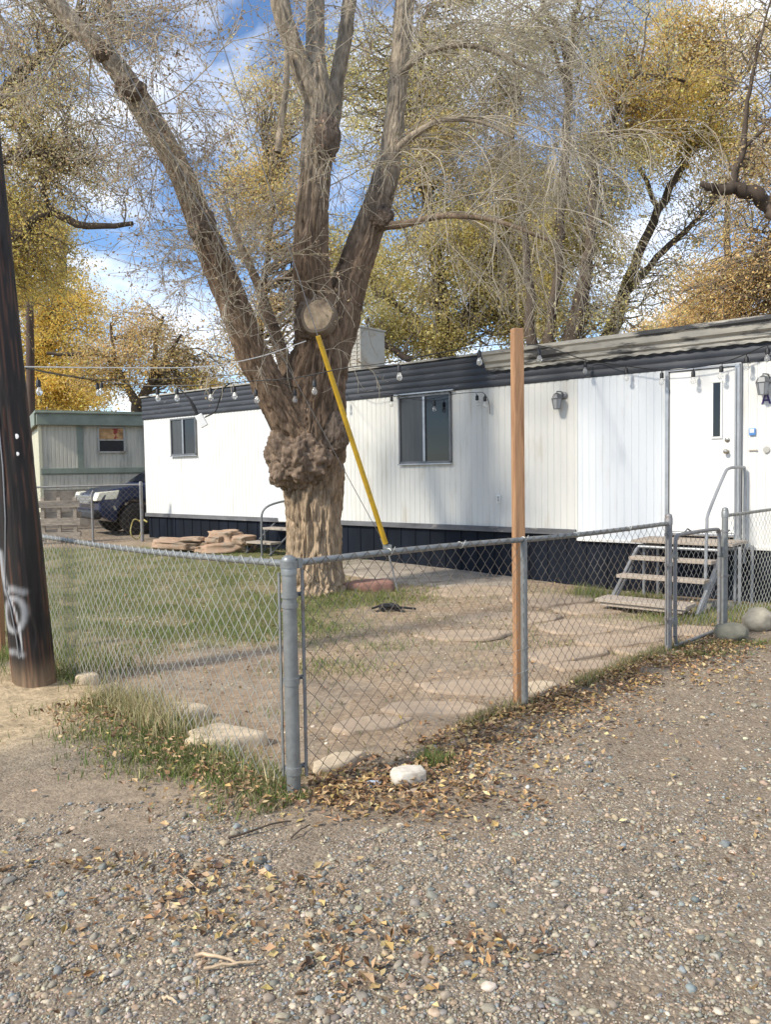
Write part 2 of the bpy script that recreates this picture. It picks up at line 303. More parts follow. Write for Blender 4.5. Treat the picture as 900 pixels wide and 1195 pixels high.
# ---------------------------------------------------------------- ground
def build_ground():
    def axis(lo, hi, st, far, g=1.12):
        a = list(np.arange(lo, hi+1e-6, st)); s = st
        while a[-1] < far: s = min(s*g, 25); a.append(a[-1]+s)
        s = st; b = [lo]
        while b[-1] > -far: s = min(s*g, 25); b.append(b[-1]-s)
        return np.array(b[1:][::-1]+a)
    X = axis(-5, 6, .03, 400); Yx = axis(1.2, 12, .03, 500); XX, YY = np.meshgrid(X, Yx); x = XX.ravel(); y = YY.ravel()
    z = height(x, y)
    d_r = (y-x-(C0[1]-C0[0]))*.7071                    # + inside the yard, right run
    L2 = LE-C0; L2 = L2/np.linalg.norm(L2); nL = np.array([-L2[1], L2[0]])
    d_l = -((x-C0[0])*nL[0]+(y-C0[1])*nL[1])           # + inside the yard, side run
    inside = sst(-.06, .06, np.minimum(d_r, d_l))
    n1 = fbm(x*1.3, y*1.3, 0, 21, 4); n2 = fbm(x*4, y*4, 0, 33, 4); n3 = fbm(x*14, y*14, 0, 43, 3)
    grav = np.array([.28, .225, .162]); dirt = np.array([.38, .285, .195]); sand = np.array([.50, .385, .24]); lawn = np.array([.15, .155, .06]); dusty = np.array([.35, .275, .195])
    def mixa(c, k, f): return c*(1-f[:, None])+k*f[:, None]
    c = np.tile(grav, (len(x), 1))
    c = mixa(c, dirt, np.clip(sst(.43, .58, n1)+.5*sst(.3, 2., x), 0, 1)*.85)
    road_d = np.exp(-((d_r+.9+.4*(n1-.5)*4)/.9)**2)*(1-inside); c = mixa(c, dirt*.95, np.clip(road_d, 0, .8))
    g1 = np.exp(-(((x+.95)/1.0)**2+((y-3.95)/.38)**2)); c = mixa(c, dusty, np.clip(g1*1.1, 0, .8))
    c = mixa(c, mixa(np.tile(dirt, (len(x), 1)), dusty, sst(.42, .65, n2)), inside)
    lw = inside*sst(-.25, -1.1, x+.5*(n1-.5)*4-.05*(y-8))*sst(7.0, 8.2, y+1.6*(n1-.5))*sst(16.6, 15.4, y); c = mixa(c, lawn, lw*(.55+.45*sst(.38, .6, n2)))
    sm = np.exp(-(((x+2.95)/.85)**2+((y-5.45)/.95)**2)); c = mixa(c, sand, np.clip(sm*2.2*(.6+.8*n2), 0, 1)*sst(.35, .1, d_l))
    far = sst(16, 19, y); c = mixa(c, np.array([.25, .21, .165]), far*.8)
    c = c*(.66+.68*n3)[:, None]*(.84+.32*n2)[:, None]
    gr = (1-inside)*(1-np.clip(g1*1.2, 0, .9))*(1-np.clip(sm*2, 0, 1))*sst(.25, .6, 1-.5*road_d+.3*(n2-.5))
    gr = np.clip(gr+inside*.25*sst(.5, .6, n2), 0, 1)
    nx, ny = len(X), len(Yx); i = np.arange(nx*ny).reshape(ny, nx)
    Q = np.stack([i[:-1, :-1], i[:-1, 1:], i[1:, 1:], i[1:, :-1]], -1).reshape(-1, 4)
    z = z+.010*(n3-.5)*(y < 12)
    m = mat('ground_soil', attr=True, rough=.95, spec=.15); t = m.node_tree; N = t.nodes.new; Lk = t.links.new; b = t.nodes['Principled BSDF']
    tcn = N('ShaderNodeTexCoord'); at = N('ShaderNodeAttribute'); at.attribute_name = 'grav'; ac = N('ShaderNodeAttribute'); ac.attribute_name = 'Col'
    v = N('ShaderNodeTexVoronoi'); v.inputs['Scale'].default_value = 75; Lk(tcn.outputs['Object'], v.inputs['Vector'])
    rp = N('ShaderNodeValToRGB'); s_ = N('ShaderNodeSeparateColor'); Lk(v.outputs['Color'], s_.inputs[0]); Lk(s_.outputs[0], rp.inputs[0]); e = rp.color_ramp.elements
    e[0].color = (.10, .095, .085, 1); e[1].color = (.46, .39, .29, 1)
    for p_, c_ in ((.3, (.22, .18, .135, 1)), (.55, (.28, .225, .165, 1)), (.8, (.23, .22, .195, 1))): q = e.new(p_); q.color = c_
    nn = N('ShaderNodeTexNoise'); nn.inputs['Scale'].default_value = 30; nn.inputs['Detail'].default_value = 8; nn.inputs['Roughness'].default_value = .7; Lk(tcn.outputs['Object'], nn.inputs['Vector'])
    mr = N('ShaderNodeMapRange'); Lk(nn.outputs[0], mr.inputs[0]); mr.inputs[1].default_value = .35; mr.inputs[2].default_value = .65; mr.inputs[3].default_value = .72; mr.inputs[4].default_value = 1.25
    m1 = N('ShaderNodeMix'); m1.data_type = 'RGBA'; m1.blend_type = 'MULTIPLY'; m1.inputs[0].default_value = 1; Lk(ac.outputs[0], m1.inputs[6]); Lk(mr.outputs[0], m1.inputs[7])
    mf = N('ShaderNodeMath'); mf.operation = 'MULTIPLY'; mf.inputs[1].default_value = .62; Lk(at.outputs['Fac'], mf.inputs[0])
    m2 = N('ShaderNodeMix'); m2.data_type = 'RGBA'; Lk(mf.outputs[0], m2.inputs[0]); Lk(m1.outputs[2], m2.inputs[6]); Lk(rp.outputs[0], m2.inputs[7]); Lk(m2.outputs[2], b.inputs['Base Color'])
    b1 = N('ShaderNodeBump'); b1.inputs['Distance'].default_value = .009; b1.invert = True; Lk(v.outputs['Distance'], b1.inputs['Height']); Lk(at.outputs['Fac'], b1.inputs['Strength'])
    b2 = N('ShaderNodeBump'); b2.inputs['Distance'].default_value = .02; Lk(nn.outputs[0], b2.inputs['Height']); Lk(b1.outputs[0], b2.inputs['Normal']); Lk(b2.outputs[0], b.inputs['Normal'])
    o = mesh_np('ground', np.stack([x, y, z], 1), [Q], m, col=c, extra={'grav': gr}); tag(o, 'bare dirt yard and gravel road surface', 'ground', kind='structure')
build_ground()
def d_right(x, y): return (y-x-(C0[1]-C0[0]))*.7071
_L2 = (LE-C0)/np.linalg.norm(LE-C0)
def d_left(x, y): return (x-C0[0])*_L2[1]-(y-C0[1])*_L2[0]
# ---------------------------------------------------------------- gravel
def ico(sub):
    import bmesh
    b = bmesh.new(); bmesh.ops.create_icosphere(b, subdivisions=sub, radius=1); v = np.array([q.co[:] for q in b.verts]); f = np.array([[q.index for q in p.verts] for p in b.faces]); b.free(); return v, f
PG = 1.18; PT = (1.04, 1., .90)
PEB = [(.20, .19, .175), (.25, .235, .21), (.31, .28, .24), (.15, .15, .15), (.34, .28, .21), (.28, .22, .175), (.40, .36, .30), (.23, .20, .165), (.19, .215, .23), (.30, .24, .185), (.27, .235, .19), (.22, .195, .16)]
def in_road(x, y): return (d_right(x, y) < -.05) | (y < 3.9)
def gravel(n, ylo, yhi, rmed, rsig, rmax, sub, seed, dens):
    v, f = ico(sub); V = []; Fc = []; CC = []
    y = rng.uniform(ylo, yhi, n); x = rng.uniform(-1, 1, n)*(.62*y+.35)+.0
    k = in_road(x, y) & (np.abs(x) < .56*y+.5)
    p = dens(x, y); k &= rng.uniform(size=n) < p; x = x[k]; y = y[k]; m = len(x)
    r = np.minimum(np.exp(rng.normal(size=m)*rsig)*rmed, rmax); s = np.stack([r*rng.uniform(.9, 1.5, m), r*rng.uniform(.75, 1.05, m), r*rng.uniform(.4, .75, m)], 1)
    pos = np.stack([x, y, height(x, y)+s[:, 2]*rng.uniform(-.1, .5, m)], 1)
    nv = len(v); jit = 1+.26*(rng.uniform(size=(8, nv))-.5)*2
    grp = rng.integers(0, 8, m)
    R = rots(m, .22); vv = v[None]*jit[grp][:, :, None]*s[:, None, :]
    W = np.einsum('nij,nkj->nki', R, vv)+pos[:, None, :]; Fq = f[None]+(np.arange(m)*nv)[:, None, None]
    c = np.repeat(pal(PEB, m, .2), nv, 0); w_ = rng.uniform(size=m) < .004; c.reshape(m, nv, 3)[w_] = (.62, .60, .55)
    return W.reshape(-1, 3), Fq.reshape(-1, 3), c
def dens_near(x, y):
    n = fbm(x*1.3, y*1.3, 0, 21, 4); n2 = fbm(x*3, y*3, 0, 77, 3); g = np.exp(-(((x+.95)/1.0)**2+((y-3.95)/.38)**2))
    d = -d_right(x, y); strip = np.exp(-((d-.45)/.55)**2)*(y > 3.6)
    return (1-.5*sst(.2, 1.8, x)*sst(2.3, 3.6, y+.4*x))*np.clip(1.35-1.5*sst(.47, .62, n)*.6-g*.95-strip*.45+(n2-.5)*1.1, .04, 1)*np.where((x < -1.9) & (y > 4.6), .1, 1)
parts = [gravel(105000, 2.0, 4.3, .0041, .42, .016, 1, 1, dens_near), gravel(3000, 2.0, 5.5, .0115, .28, .024, 2, 2, dens_near),
         gravel(85000, 4.0, 9.5, .0062, .38, .017, 1, 3, lambda x, y: dens_near(x, y)*.8), gravel(1300, 4.2, 9.0, .014, .25, .028, 2, 4, dens_near)]
Vs = []; Fs = []; Cs = []; b0 = 0
for v_, f_, c_ in parts: Vs.append(v_); Fs.append(f_+b0); Cs.append(c_); b0 += len(v_)
tag(mesh_np('road_gravel', np.concatenate(Vs), [np.concatenate(Fs)], M['peb'], col=np.concatenate(Cs)), 'rounded grey and brown pebbles covering the road in the foreground', 'gravel', kind='stuff')
# loose bits of stone in the yard
n = 9000; u = rng.uniform(size=n); y = 4.2+9*u; x = rng.uniform(-1, 1, n)*(.6*y+.3); k = (d_right(x, y) > .05) & (d_left(x, y) > .05) & (rng.uniform(size=n) < np.clip(3*(fbm(x*2, y*2, 0, 61, 3)-.42), 0.05, 1)); x = x[k]; y = y[k]
v, f = ico(1); r = np.minimum(np.exp(rng.normal(size=len(x))*.4)*.007, .022)
V_, F_ = scatter(v, f, np.stack([x, y, height(x, y)+r*.2], 1), np.stack([r*1.3, r, r*.6], 1), rots(len(x), .3))
tag(mesh_np('yard_stones', V_, [F_], M['peb'], col=np.repeat(pal([(.34, .28, .22), (.42, .35, .27), (.26, .22, .18), (.5, .44, .36)], len(x)), len(v), 0)), 'small loose stones strewn over the bare dirt of the yard', 'gravel', kind='stuff')
# ---------------------------------------------------------------- fallen leaves
PG = 1.0; PT = (1, 1, 1)
TAN = [(.40, .26, .13), (.32, .19, .09), (.46, .32, .18), (.22, .13, .07), (.42, .30, .12), (.36, .24, .14), (.54, .42, .22), (.26, .17, .11), (.17, .11, .07)]
def leaves_on_ground(x, y, size, lift=.01, pals=TAN, tilt=.45):
    m = len(x); s = (size*rng.uniform(.5, 1.35, m))[:, None]*np.stack([np.ones(m), rng.uniform(.55, 1.5, m), rng.uniform(.3, 3.2, m)], 1); Vv, Ff = scatter(LEAF_V, LEAF_F, np.stack([x, y, height(x, y)+lift*rng.uniform(.3, 1.6, m)], 1), s, rots(m, tilt))
    return Vv, Ff, np.repeat(pal(pals, m, .22), 5, 0)
LP = []
n = 7800; s = rng.uniform(0, 5.0, n); d = -np.abs(rng.normal(size=n))*.26+.05; d = np.where(rng.uniform(size=n) < .25, d*2.2, d); wv = fbm(s*1.7, d*3, 0, 3, 3)
k = rng.uniform(size=n) < np.clip(2.6*(wv-.22), .1, 1)*np.where(s < .5, .8, 1); s = s[k]; d = d[k]; LP.append(leaves_on_ground(C0[0]+.7071*s-.7071*d, C0[1]+.7071*s+.7071*d, .035, .018))
n = 750; LP.append(leaves_on_ground(rng.normal(size=n)*.38+.02, rng.normal(size=n)*.17+3.92, .036, .016))
n = 900; s = rng.uniform(-.1, 2.4, n); d = -np.abs(rng.normal(size=n))*.28; LP.append(leaves_on_ground(C0[0]+_L2[0]*s+_L2[1]*d, C0[1]+_L2[1]*s-_L2[0]*d, .034, .035))
n = 2600; y = rng.uniform(2.2, 8.5, n); x = rng.uniform(-1, 1, n)*.58*y; k = in_road(x, y) & (rng.uniform(size=n) < np.clip(4*(fbm(x*1.6, y*1.6, 0, 91, 3)-.45), .06, 1)); LP.append(leaves_on_ground(x[k], y[k], .033, .014))
for (px, py, sx, sy, n) in ((255, 1045, .34, .13, 230), (415, 1130, .24, .12, 110), (215, 1015, .2, .06, 60), (60, 1010, .25, .06, 60), (440, 1100, .25, .08, 60), (560, 1115, .12, .05, 30), (250, 1085, .2, .06, 50)):
    g = G(px, py); LP.append(leaves_on_ground(g[0]+rng.normal(size=n)*sx, g[1]+rng.normal(size=n)*sy, .036, .014))
n = 2600; y = rng.uniform(4.4, 13, n); x = rng.uniform(-1, 1, n)*.55*y; k = (d_right(x, y) > 0) & (d_left(x, y) > 0) & (rng.uniform(size=n) < .7); LP.append(leaves_on_ground(x[k], y[k], .034, .012))
Vs = []; Fs = []; Cs = []; b0 = 0
for v_, f_, c_ in LP: Vs.append(v_); Fs.append(f_+b0); Cs.append(c_); b0 += len(v_)
tag(mesh_np('fallen_leaves', np.concatenate(Vs), [np.concatenate(Fs)], M['leaf_g'], col=np.concatenate(Cs), smooth=False), 'dry tan leaves drifted along the foot of the chain link fence', 'leaves', kind='stuff')
# ---------------------------------------------------------------- grass
def blades(x, y, h, wd, cols, lean=.5, jit=.2):
    m = len(x); z = height(x, y); a = rng.uniform(0, 2*np.pi, m); hh = h*rng.uniform(.5, 1.25, m); b = rng.uniform(0, 2*np.pi, m); l = rng.uniform(0, lean, m)*hh
    w0 = np.stack([np.cos(a), np.sin(a), 0*a], 1)*(wd*rng.uniform(.6, 1.3, m))[:, None]; p = np.stack([x, y, z-.004], 1)
    dr = np.stack([np.cos(b)*l, np.sin(b)*l, 0*a], 1); up = np.array([0, 0, 1.])
    v = np.stack([p-w0, p+w0, p+w0*.8+dr*.35+up*(hh*.55)[:, None], p-w0*.8+dr*.35+up*(hh*.55)[:, None], p+dr*1.2+up*hh[:, None]], 1)
    i = (np.arange(m)*5)[:, None]; return v.reshape(-1, 3), i+np.array([[0, 1, 2, 3]]), i+np.array([[3, 2, 4]]), np.repeat(pal(cols, m, jit), 5, 0)
PG = 1.22
GRN = [(.13, .185, .05), (.16, .20, .06), (.10, .16, .045), (.19, .19, .08), (.24, .21, .11)]; STRAW = [(.46, .39, .23), (.38, .31, .18), (.30, .27, .13), (.2, .2, .09)]
GP = []
n = 190000; y = 7.1+9.0*rng.uniform(size=n)**1.25; x = rng.uniform(-1, 1, n)*.62*y; n1 = fbm(x*1.3, y*1.3, 0, 21, 4); n2 = fbm(x*2.2, y*2.2, 0, 133, 4)
msk = sst(-.1, -1.1, x+.5*(n1-.5)*4-.05*(y-8))*sst(7.0, 8.4, y+1.6*(n1-.5))*sst(16.6, 15.6, y); k = (d_left(x, y) > .05) & (rng.uniform(size=n) < msk*np.clip(.3+5*(n2-.44), .06, 1)); GP.append(blades(x[k], y[k], .05, .0032, GRN, .9))
k = (d_left(x, y) > .05) & (x < 1.5) & (y < 9.2) & (rng.uniform(size=n) < .25*np.clip(5*(n2-.52), 0, 1)); GP.append(blades(x[k], y[k], .045, .003, GRN+STRAW[:2], .9))
n = 26000; y = rng.uniform(4.5, 12, n); x = rng.uniform(-2.5, 4.2, n); n2 = fbm(x*1.5, y*1.5, 0, 311, 3); k = (d_right(x, y) > .03) & (d_left(x, y) > .03) & (rng.uniform(size=n) < np.clip(5*(n2-.55), 0, 1)); GP.append(blades(x[k], y[k], .045, .003, GRN+STRAW, .9))
# weeds outside the side run
n = 9000; s = rng.uniform(-.1, 2.5, n); d = -np.abs(rng.normal(size=n))*.22+.06; x = C0[0]+_L2[0]*s+_L2[1]*d; y = C0[1]+_L2[1]*s-_L2[0]*d; n2 = fbm(x*3, y*3, 0, 51, 3); k = rng.uniform(size=n) < np.clip(4*(n2-.38), .05, 1); GP.append(blades(x[k], y[k], .048, .003, [(.09, .15, .03), (.12, .18, .04), (.16, .19, .06), (.26, .23, .11), (.3, .26, .15), (.34, .28, .17)], .9))
n = 1500; s = rng.normal(size=n)*.32+1.75; d = rng.normal(size=n)*.09-.02; GP.append(blades(C0[0]+_L2[0]*s+_L2[1]*d, C0[1]+_L2[1]*s-_L2[0]*d, .17, .0028, STRAW, .7))
n = 1400; s = rng.uniform(0, 2.4, n); d = rng.normal(size=n)*.07; GP.append(blades(C0[0]+_L2[0]*s+_L2[1]*d, C0[1]+_L2[1]*s-_L2[0]*d, .11, .0028, STRAW+GRN, .8))
for (px, py, sx, sy, n, h) in ((505, 890, .05, .04, 350, .07), (430, 700, .45, .25, 2600, .06), (440, 690, .5, .3, 800, .09), (380, 780, .3, .2, 700, .05), (800, 725, .35, .15, 1500, .08), (870, 715, .5, .18, 1800, .09), (745, 700, .2, .2, 900, .1), (690, 695, .15, .2, 700, .12), (800, 765, .25, .06, 500, .05), (868, 752, .3, .06, 600, .05), (190, 885, .22, .1, 1100, .05), (150, 855, .25, .12, 1100, .05), (240, 905, .3, .05, 700, .05), (60, 790, .2, .1, 400, .1), (25, 765, .4, .25, 1500, .12), (95, 780, .3, .25, 900, .12)):
    g = G(px, py); GP.append(blades(g[0]+rng.normal(size=n)*sx, g[1]+rng.normal(size=n)*sy, h, .0032, [(.10, .155, .035), (.14, .18, .05), (.2, .2, .08), (.3, .26, .13)], .9))
n = 5000; s = rng.uniform(.2, 4.6, n); d = rng.normal(size=n)*.045+.03; k = fbm(s*2, s*0, 0, 8, 3) > .42; s = s[k]; d = d[k]; GP.append(blades(C0[0]+.7071*s-.7071*d, C0[1]+.7071*s+.7071*d, .065, .003, [(.12, .12, .05), (.2, .17, .09), (.3, .24, .14), (.1, .13, .04)], .9))
Vs = []; F4 = []; F3 = []; Cs = []; b0 = 0
for v_, q_, t_, c_ in GP: Vs.append(v_); F4.append(q_+b0); F3.append(t_+b0); Cs.append(c_); b0 += len(v_)
tag(mesh_np('grass', np.concatenate(Vs), [np.concatenate(F4), np.concatenate(F3)], M['grass'], col=np.concatenate(Cs), smooth=False), 'patchy short green lawn and dry weeds inside and along the fence', 'grass', kind='stuff')
PG = 1.0
# ---------------------------------------------------------------- white mobile home
tv_ = np.array([1.18, -1, 0.]); tv_ /= np.linalg.norm(tv_); nv_ = np.array([tv_[1], -tv_[0], 0])
H0 = P(170, 560, 18.0); H0[2] = 0; HRZ = math.atan2(tv_[1], tv_[0])
def T(px, py, d=0.0):
    q = ray(px, py); k = (d-(CAM-H0)@nv_)/(q@nv_); w_ = CAM+q*k; return (float((w_-H0)@tv_), -d, float(w_[2]))
def TW(px, py, d=0.0): q = ray(px, py); return CAM+q*(d-(CAM-H0)@nv_)/(q@nv_)
def LW(s, d, z=0.0): return H0+tv_*s+nv_*d+np.array([0, 0, z])
home = empty('mobile_home', H0, HRZ, 'long white mobile home with dark skirting and charcoal roof band behind the fence', 'mobile home')
HL = 20.0
core = MB(); core.box((HL/2, 1.87, 1.83), (HL-.02, 3.66, 2.1)); core.build('wall_core', M['white'], home)
def siding(name, s0, s1, z0, z1, m, d=0.0, pitch=.1016):
    v = []; x = s0; xs = []
    while x < s1:
        for dx, dy in ((0, 0), (.062, 0), (.070, .007), (.086, .007), (.094, 0)):
            if x+dx <= s1: xs.append((x+dx, dy))
        x += pitch
    xs.append((s1, 0)); b = MB(); vv = []
    for (a, dy) in xs: vv += [(a, -d-.012+dy, z0), (a, -d-.012+dy, z1)]
    n_ = len(xs); vv += [(s0, -d+.03, z0), (s0, -d+.03, z1), (s1, -d+.03, z0), (s1, -d+.03, z1)]
    f_ = [(2*i, 2*i+2, 2*i+3, 2*i+1) for i in range(n_-1)]+[(2*n_, 0, 1, 2*n_+1), (2*n_-2, 2*n_+2, 2*n_+3, 2*n_-1)]
    b.add(vv, f_); return b.build(name, m, home)
siding('wall_siding', 0, 4.02, .78, 2.885, M['white'])
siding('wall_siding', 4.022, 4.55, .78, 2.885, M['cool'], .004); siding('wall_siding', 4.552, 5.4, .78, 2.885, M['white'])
siding('wall_siding', 5.402, 10.60, .78, 2.885, M['cream']); siding('wall_siding', 10.602, 10.72, .72, 2.885, M['cream'], .012)
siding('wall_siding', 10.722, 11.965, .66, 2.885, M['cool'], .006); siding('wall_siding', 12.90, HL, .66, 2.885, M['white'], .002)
b = MB()
for s_ in np.arange(.15, HL, .305): b.box((s_, .008, .36), (.03, .02, .74))
b.box((HL/2, .03, .36), (HL-.1, .04, .78)); b.build('skirting', M['skirt'], home)
b = MB(); b.box((5.35, -.018, .745), (10.7, .07, .075)); b.box((5.35, -.03, .71), (10.7, .05, .02)); b.build('belt_rail', M['sill'], home, bevel=.006)
b = MB(); b.box((11.3, -.02, .645), (1.18, .06, .04)); b.box((16.45, -.02, .64), (7.1, .06, .045)); b.build('belt_rail', M['white'], home, bevel=.005)
b = MB(); prof = []
zz = np.linspace(2.885, 3.385, 41); pv = [(0., .1, 2.885)]
for z_ in zz: pv.append((0, -.022-.014*abs(math.sin((z_-2.885)/.1*math.pi)), z_))
pv.append((0, .1, 3.385)); nn_ = len(pv)
b.add([(-.03, y, z) for _, y, z in pv]+[(HL+.03, y, z) for _, y, z in pv], [(i, i+1, nn_+i+1, nn_+i) for i in range(nn_-1)]+[tuple(range(nn_))]); b.build('fascia', M['fascia'], home, smooth=True)
b = MB(); b.box((HL/2, -.03, 3.40), (HL+.1, .07, .03)); b.build('roof_trim', M['eave'], home, bevel=.004)
rf = MB(); rf.prism([(-.02, 3.36), (3.72, 3.36), (3.72, 3.41), (1.87, 3.52), (-.02, 3.415)], -.03, HL+.03, 'xz')
rf.v = [(y, x, z) for x, y, z in rf.v]; rf.build('roof', M['cooler'], home)
ev = MB(); pr = [(.02, 3.15), (-.06, 3.14), (-.10, 3.17), (-.10, 3.22), (-.15, 3.25), (-.17, 3.33), (-.20, 3.35), (-.20, 3.40), (.02, 3.43)]
ev.prism(pr, 9.25, HL+.05, 'xz'); ev.v = [(y, x, z) for x, y, z in ev.v]; eo = ev.build('eave', M['eave'], home)
b = MB(); s_ = 9.3
vv = []; k_ = 0
while s_ < HL:
    vv += [(s_, -.075+.005*math.sin(k_*math.pi/3), 3.11+.007*math.cos(k_*math.pi/3)), (s_, -.075+.005*math.sin(k_*math.pi/3), 3.15)]; s_ += .028; k_ += 1
b.add(vv, [(2*i, 2*i+2, 2*i+3, 2*i+1) for i in range(len(vv)//2-1)]); b.build('corrugated_edge', M['eave'], home, smooth=True)
def window(s0, s1, z0, z1, left, right, refl=False):
    w_ = s1-s0; c = (s0+s1)/2; f = MB(); t = .035
    for (cx, cz, dx, dz) in ((c, z0+t/2, w_, t), (c, z1-t/2, w_, t), (s0+t/2, (z0+z1)/2, t, z1-z0), (s1-t/2, (z0+z1)/2, t, z1-z0)): f.box((cx, -.03, cz), (dx, .045, dz))
    wo = f.build('window', M['alu_dark'], home, bevel=.003)
    a = MB(); a.box((c, -.036, (z0+z1)/2), (.045, .04, z1-z0-2*t)); a.box((c, -.058, z0-.012), (w_+.03, .03, .022)); a.build('mullion', M['alu'], wo, bevel=.003)
    for (x0, x1, m_) in ((s0+t, c-.0225, left), (c+.0225, s1-t, right)): p = MB(); p.box(((x0+x1)/2, -.024, (z0+z1)/2), (x1-x0, .012, z1-z0-2*t)); p.build('pane', m_, wo)
    return wo
w1 = window(1.07, 1.98, 2.05, 2.85, M['screen'], M['glass']); w2 = window(7.51, 8.57, 1.76, 2.87, M['screen'], M['glass'])
b = MB(); b.box((8.04, -.045, 2.895), (1.2, .07, .02)); b.build('window_hood', M['alu'], home)
do = MB(); do.box((12.42, -.022, 1.83), (.80, .04, 2.04)); do = do.build('door', M['door'], home, bevel=.004)
f = MB(); f.box((11.99, -.03, 1.84), (.045, .07, 2.09)); f.box((12.86, -.03, 1.79), (.075, .07, 2.2)); f.box((12.42, -.03, 2.872), (.83, .07, .03)); f.box((12.42, -.05, .79), (.83, .10, .03)); f.build('frame', M['alu'], do, bevel=.003)
f = MB(); f.box((12.842, -.07, 1.83), (.012, .02, 2.0)); f.box((12.884, -.07, 1.83), (.012, .02, 2.1)); f.build('frame_strip', M['pipe'], do)
p = MB(); p.box((12.61, -.048, 2.34), (.085, .014, .66)); p.build('pane', M['glass'], do)
p = MB()
for (cx, cz, dx, dz) in ((12.61, 2.685, .135, .025), (12.61, 1.995, .135, .025), (12.555, 2.34, .025, .66), (12.665, 2.34, .025, .66)): p.box((cx, -.05, cz), (dx, .02, dz))
p.build('pane_trim', M['door'], do, bevel=.003)
RX = Matrix.Rotation(math.radians(90), 4, 'X')
k = MB(); k.lathe([(.001, 0), (.032, 0), (.032, .008), (.012, .012), (.012, .035), (.028, .045), (.031, .06), (.022, .074), (.001, .078)], 18, (12.73, -.042, 1.82), RX); k.build('knob', M['brass'], do, smooth=True)
k = MB(); k.lathe([(.001, 0), (.030, 0), (.030, .012), (.022, .018), (.001, .019)], 18, (12.735, -.042, 1.965), RX); k.box((12.735, -.066, 1.965), (.006, .012, .024)); k.build('deadbolt', M['brass'], do, smooth=True)
b = MB(); b.box((9.42, -.02, 1.20), (.07, .016, .115)); oo = b.build('outlet_cover', M['plastic'], home, bevel=.005)
b = MB(); b.box((9.42, -.031, 1.222), (.03, .006, .035)); b.box((9.42, -.031, 1.178), (.03, .006, .035)); b.build('socket_face', M['cooler'], oo)
b = MB(); b.box((13.02, -.03, 2.05), (.075, .03, .09)); bb = b.build('doorbell', M['blue'], home, bevel=.012); b = MB(); b.box((13.02, -.048, 2.06), (.05, .008, .045)); b.build('doorbell_face', M['plastic'], bb, bevel=.003)
b = MB(); b.lathe([(.001, 0), (.04, 0), (.038, .02), (.001, .022)], 20, (13.18, -.014, 1.83), RX); b.build('round_plate', M['cooler'], home, smooth=True)
b = MB(); b.box((13.03, -.022, 1.825), (.10, .018, .022)); b.build('name_plate', M['cooler'], home, bevel=.008)
la = MB()                                                            # the letter A beside the far lamp
for sx in (-1, 1): la.add([(13.17+sx*.055, y, 2.375) for y in (-.016, -.024)]+[(13.17+sx*.033, y, 2.375) for y in (-.016, -.024)]+[(13.17+sx*-.006, y, 2.505) for y in (-.016, -.024)]+[(13.17+sx*.016, y, 2.505) for y in (-.016, -.024)], [(1, 3, 5, 7), (0, 6, 4, 2), (0, 1, 7, 6), (2, 4, 5, 3), (6, 7, 5, 4), (0, 2, 3, 1)])
la.box((13.17, -.0215, 2.42), (.055, .008, .02)); la.build('letter', M['purple'], home)
def lantern(s, z):
    b = MB(); b.lathe([(.001, 0), (.055, 0), (.055, .012), (.035, .022), (.001, .024)], 20, (s+.05, -.014, z+.04), RX)
    b.tube([(s+.05, -.03, z+.05), (s+.045, -.08, z+.09), (s+.0, -.13, z+.095), (s, -.13, z+.07)], .009, 8)
    o = b.build('wall_lamp', M['alu_dark'], home, smooth=True)
    h = MB(); h.lathe([(.02, .075), (.06, .05), (.085, .0), (.088, -.006), (.01, -.006)], 6, (s, -.13, z)); h.lathe([(.01, -.155), (.052, -.155), (.052, -.145), (.01, -.145)], 6, (s, -.13, z))
    for q in range(6): a = q*math.pi/3; h.tube([(s+.078*math.cos(a), -.13+.078*math.sin(a), z-.005), (s+.05*math.cos(a), -.13+.05*math.sin(a), z-.148)], .005, 4)
    h.build('lamp_cage', M['alu_dark'], o)
    g_ = MB(); g_.lathe([(.072, -.008), (.047, -.144)], 6, (s, -.13, z)); g_.build('lamp_glass', M['frost'], o)
lantern(10.46, 2.63); lantern(13.16, 2.63)
# evaporative cooler standing on the roof
c0 = T(427, 424, -.9); cw = empty('evaporative_cooler', LW(c0[0]-.22, -.95, 3.52), HRZ, 'boxy beige swamp cooler with louvred sides on the mobile home roof', 'swamp cooler')
b = MB(); b.box((0, 0, .40), (.72, .70, .70)); b.build('cabinet', M['cooler'], cw, bevel=.02)
b = MB(); b.box((0, 0, .76), (.76, .74, .03)); b.build('lid', M['cooler'], cw, bevel=.006); b = MB(); b.box((0, 0, .035), (.76, .74, .04)); b.build('base_tray', M['cooler'], cw, bevel=.006)
b = MB()
for i in range(4): b.box((-.27+i*.18, -.36, .40), (.02, .02, .64))
for j in range(9): b.box((0, -.356, .12+j*.07), (.66, .014, .012))
b.build('louvre', M['cooler'], cw)
b = MB()
for sx in (-1, 1):
    for sy in (-1, 1): b = MB(); b.box((sx*.3, sy*.3, .0), (.05, .05, .10)); b.build('leg', M['alu_dark'], cw)
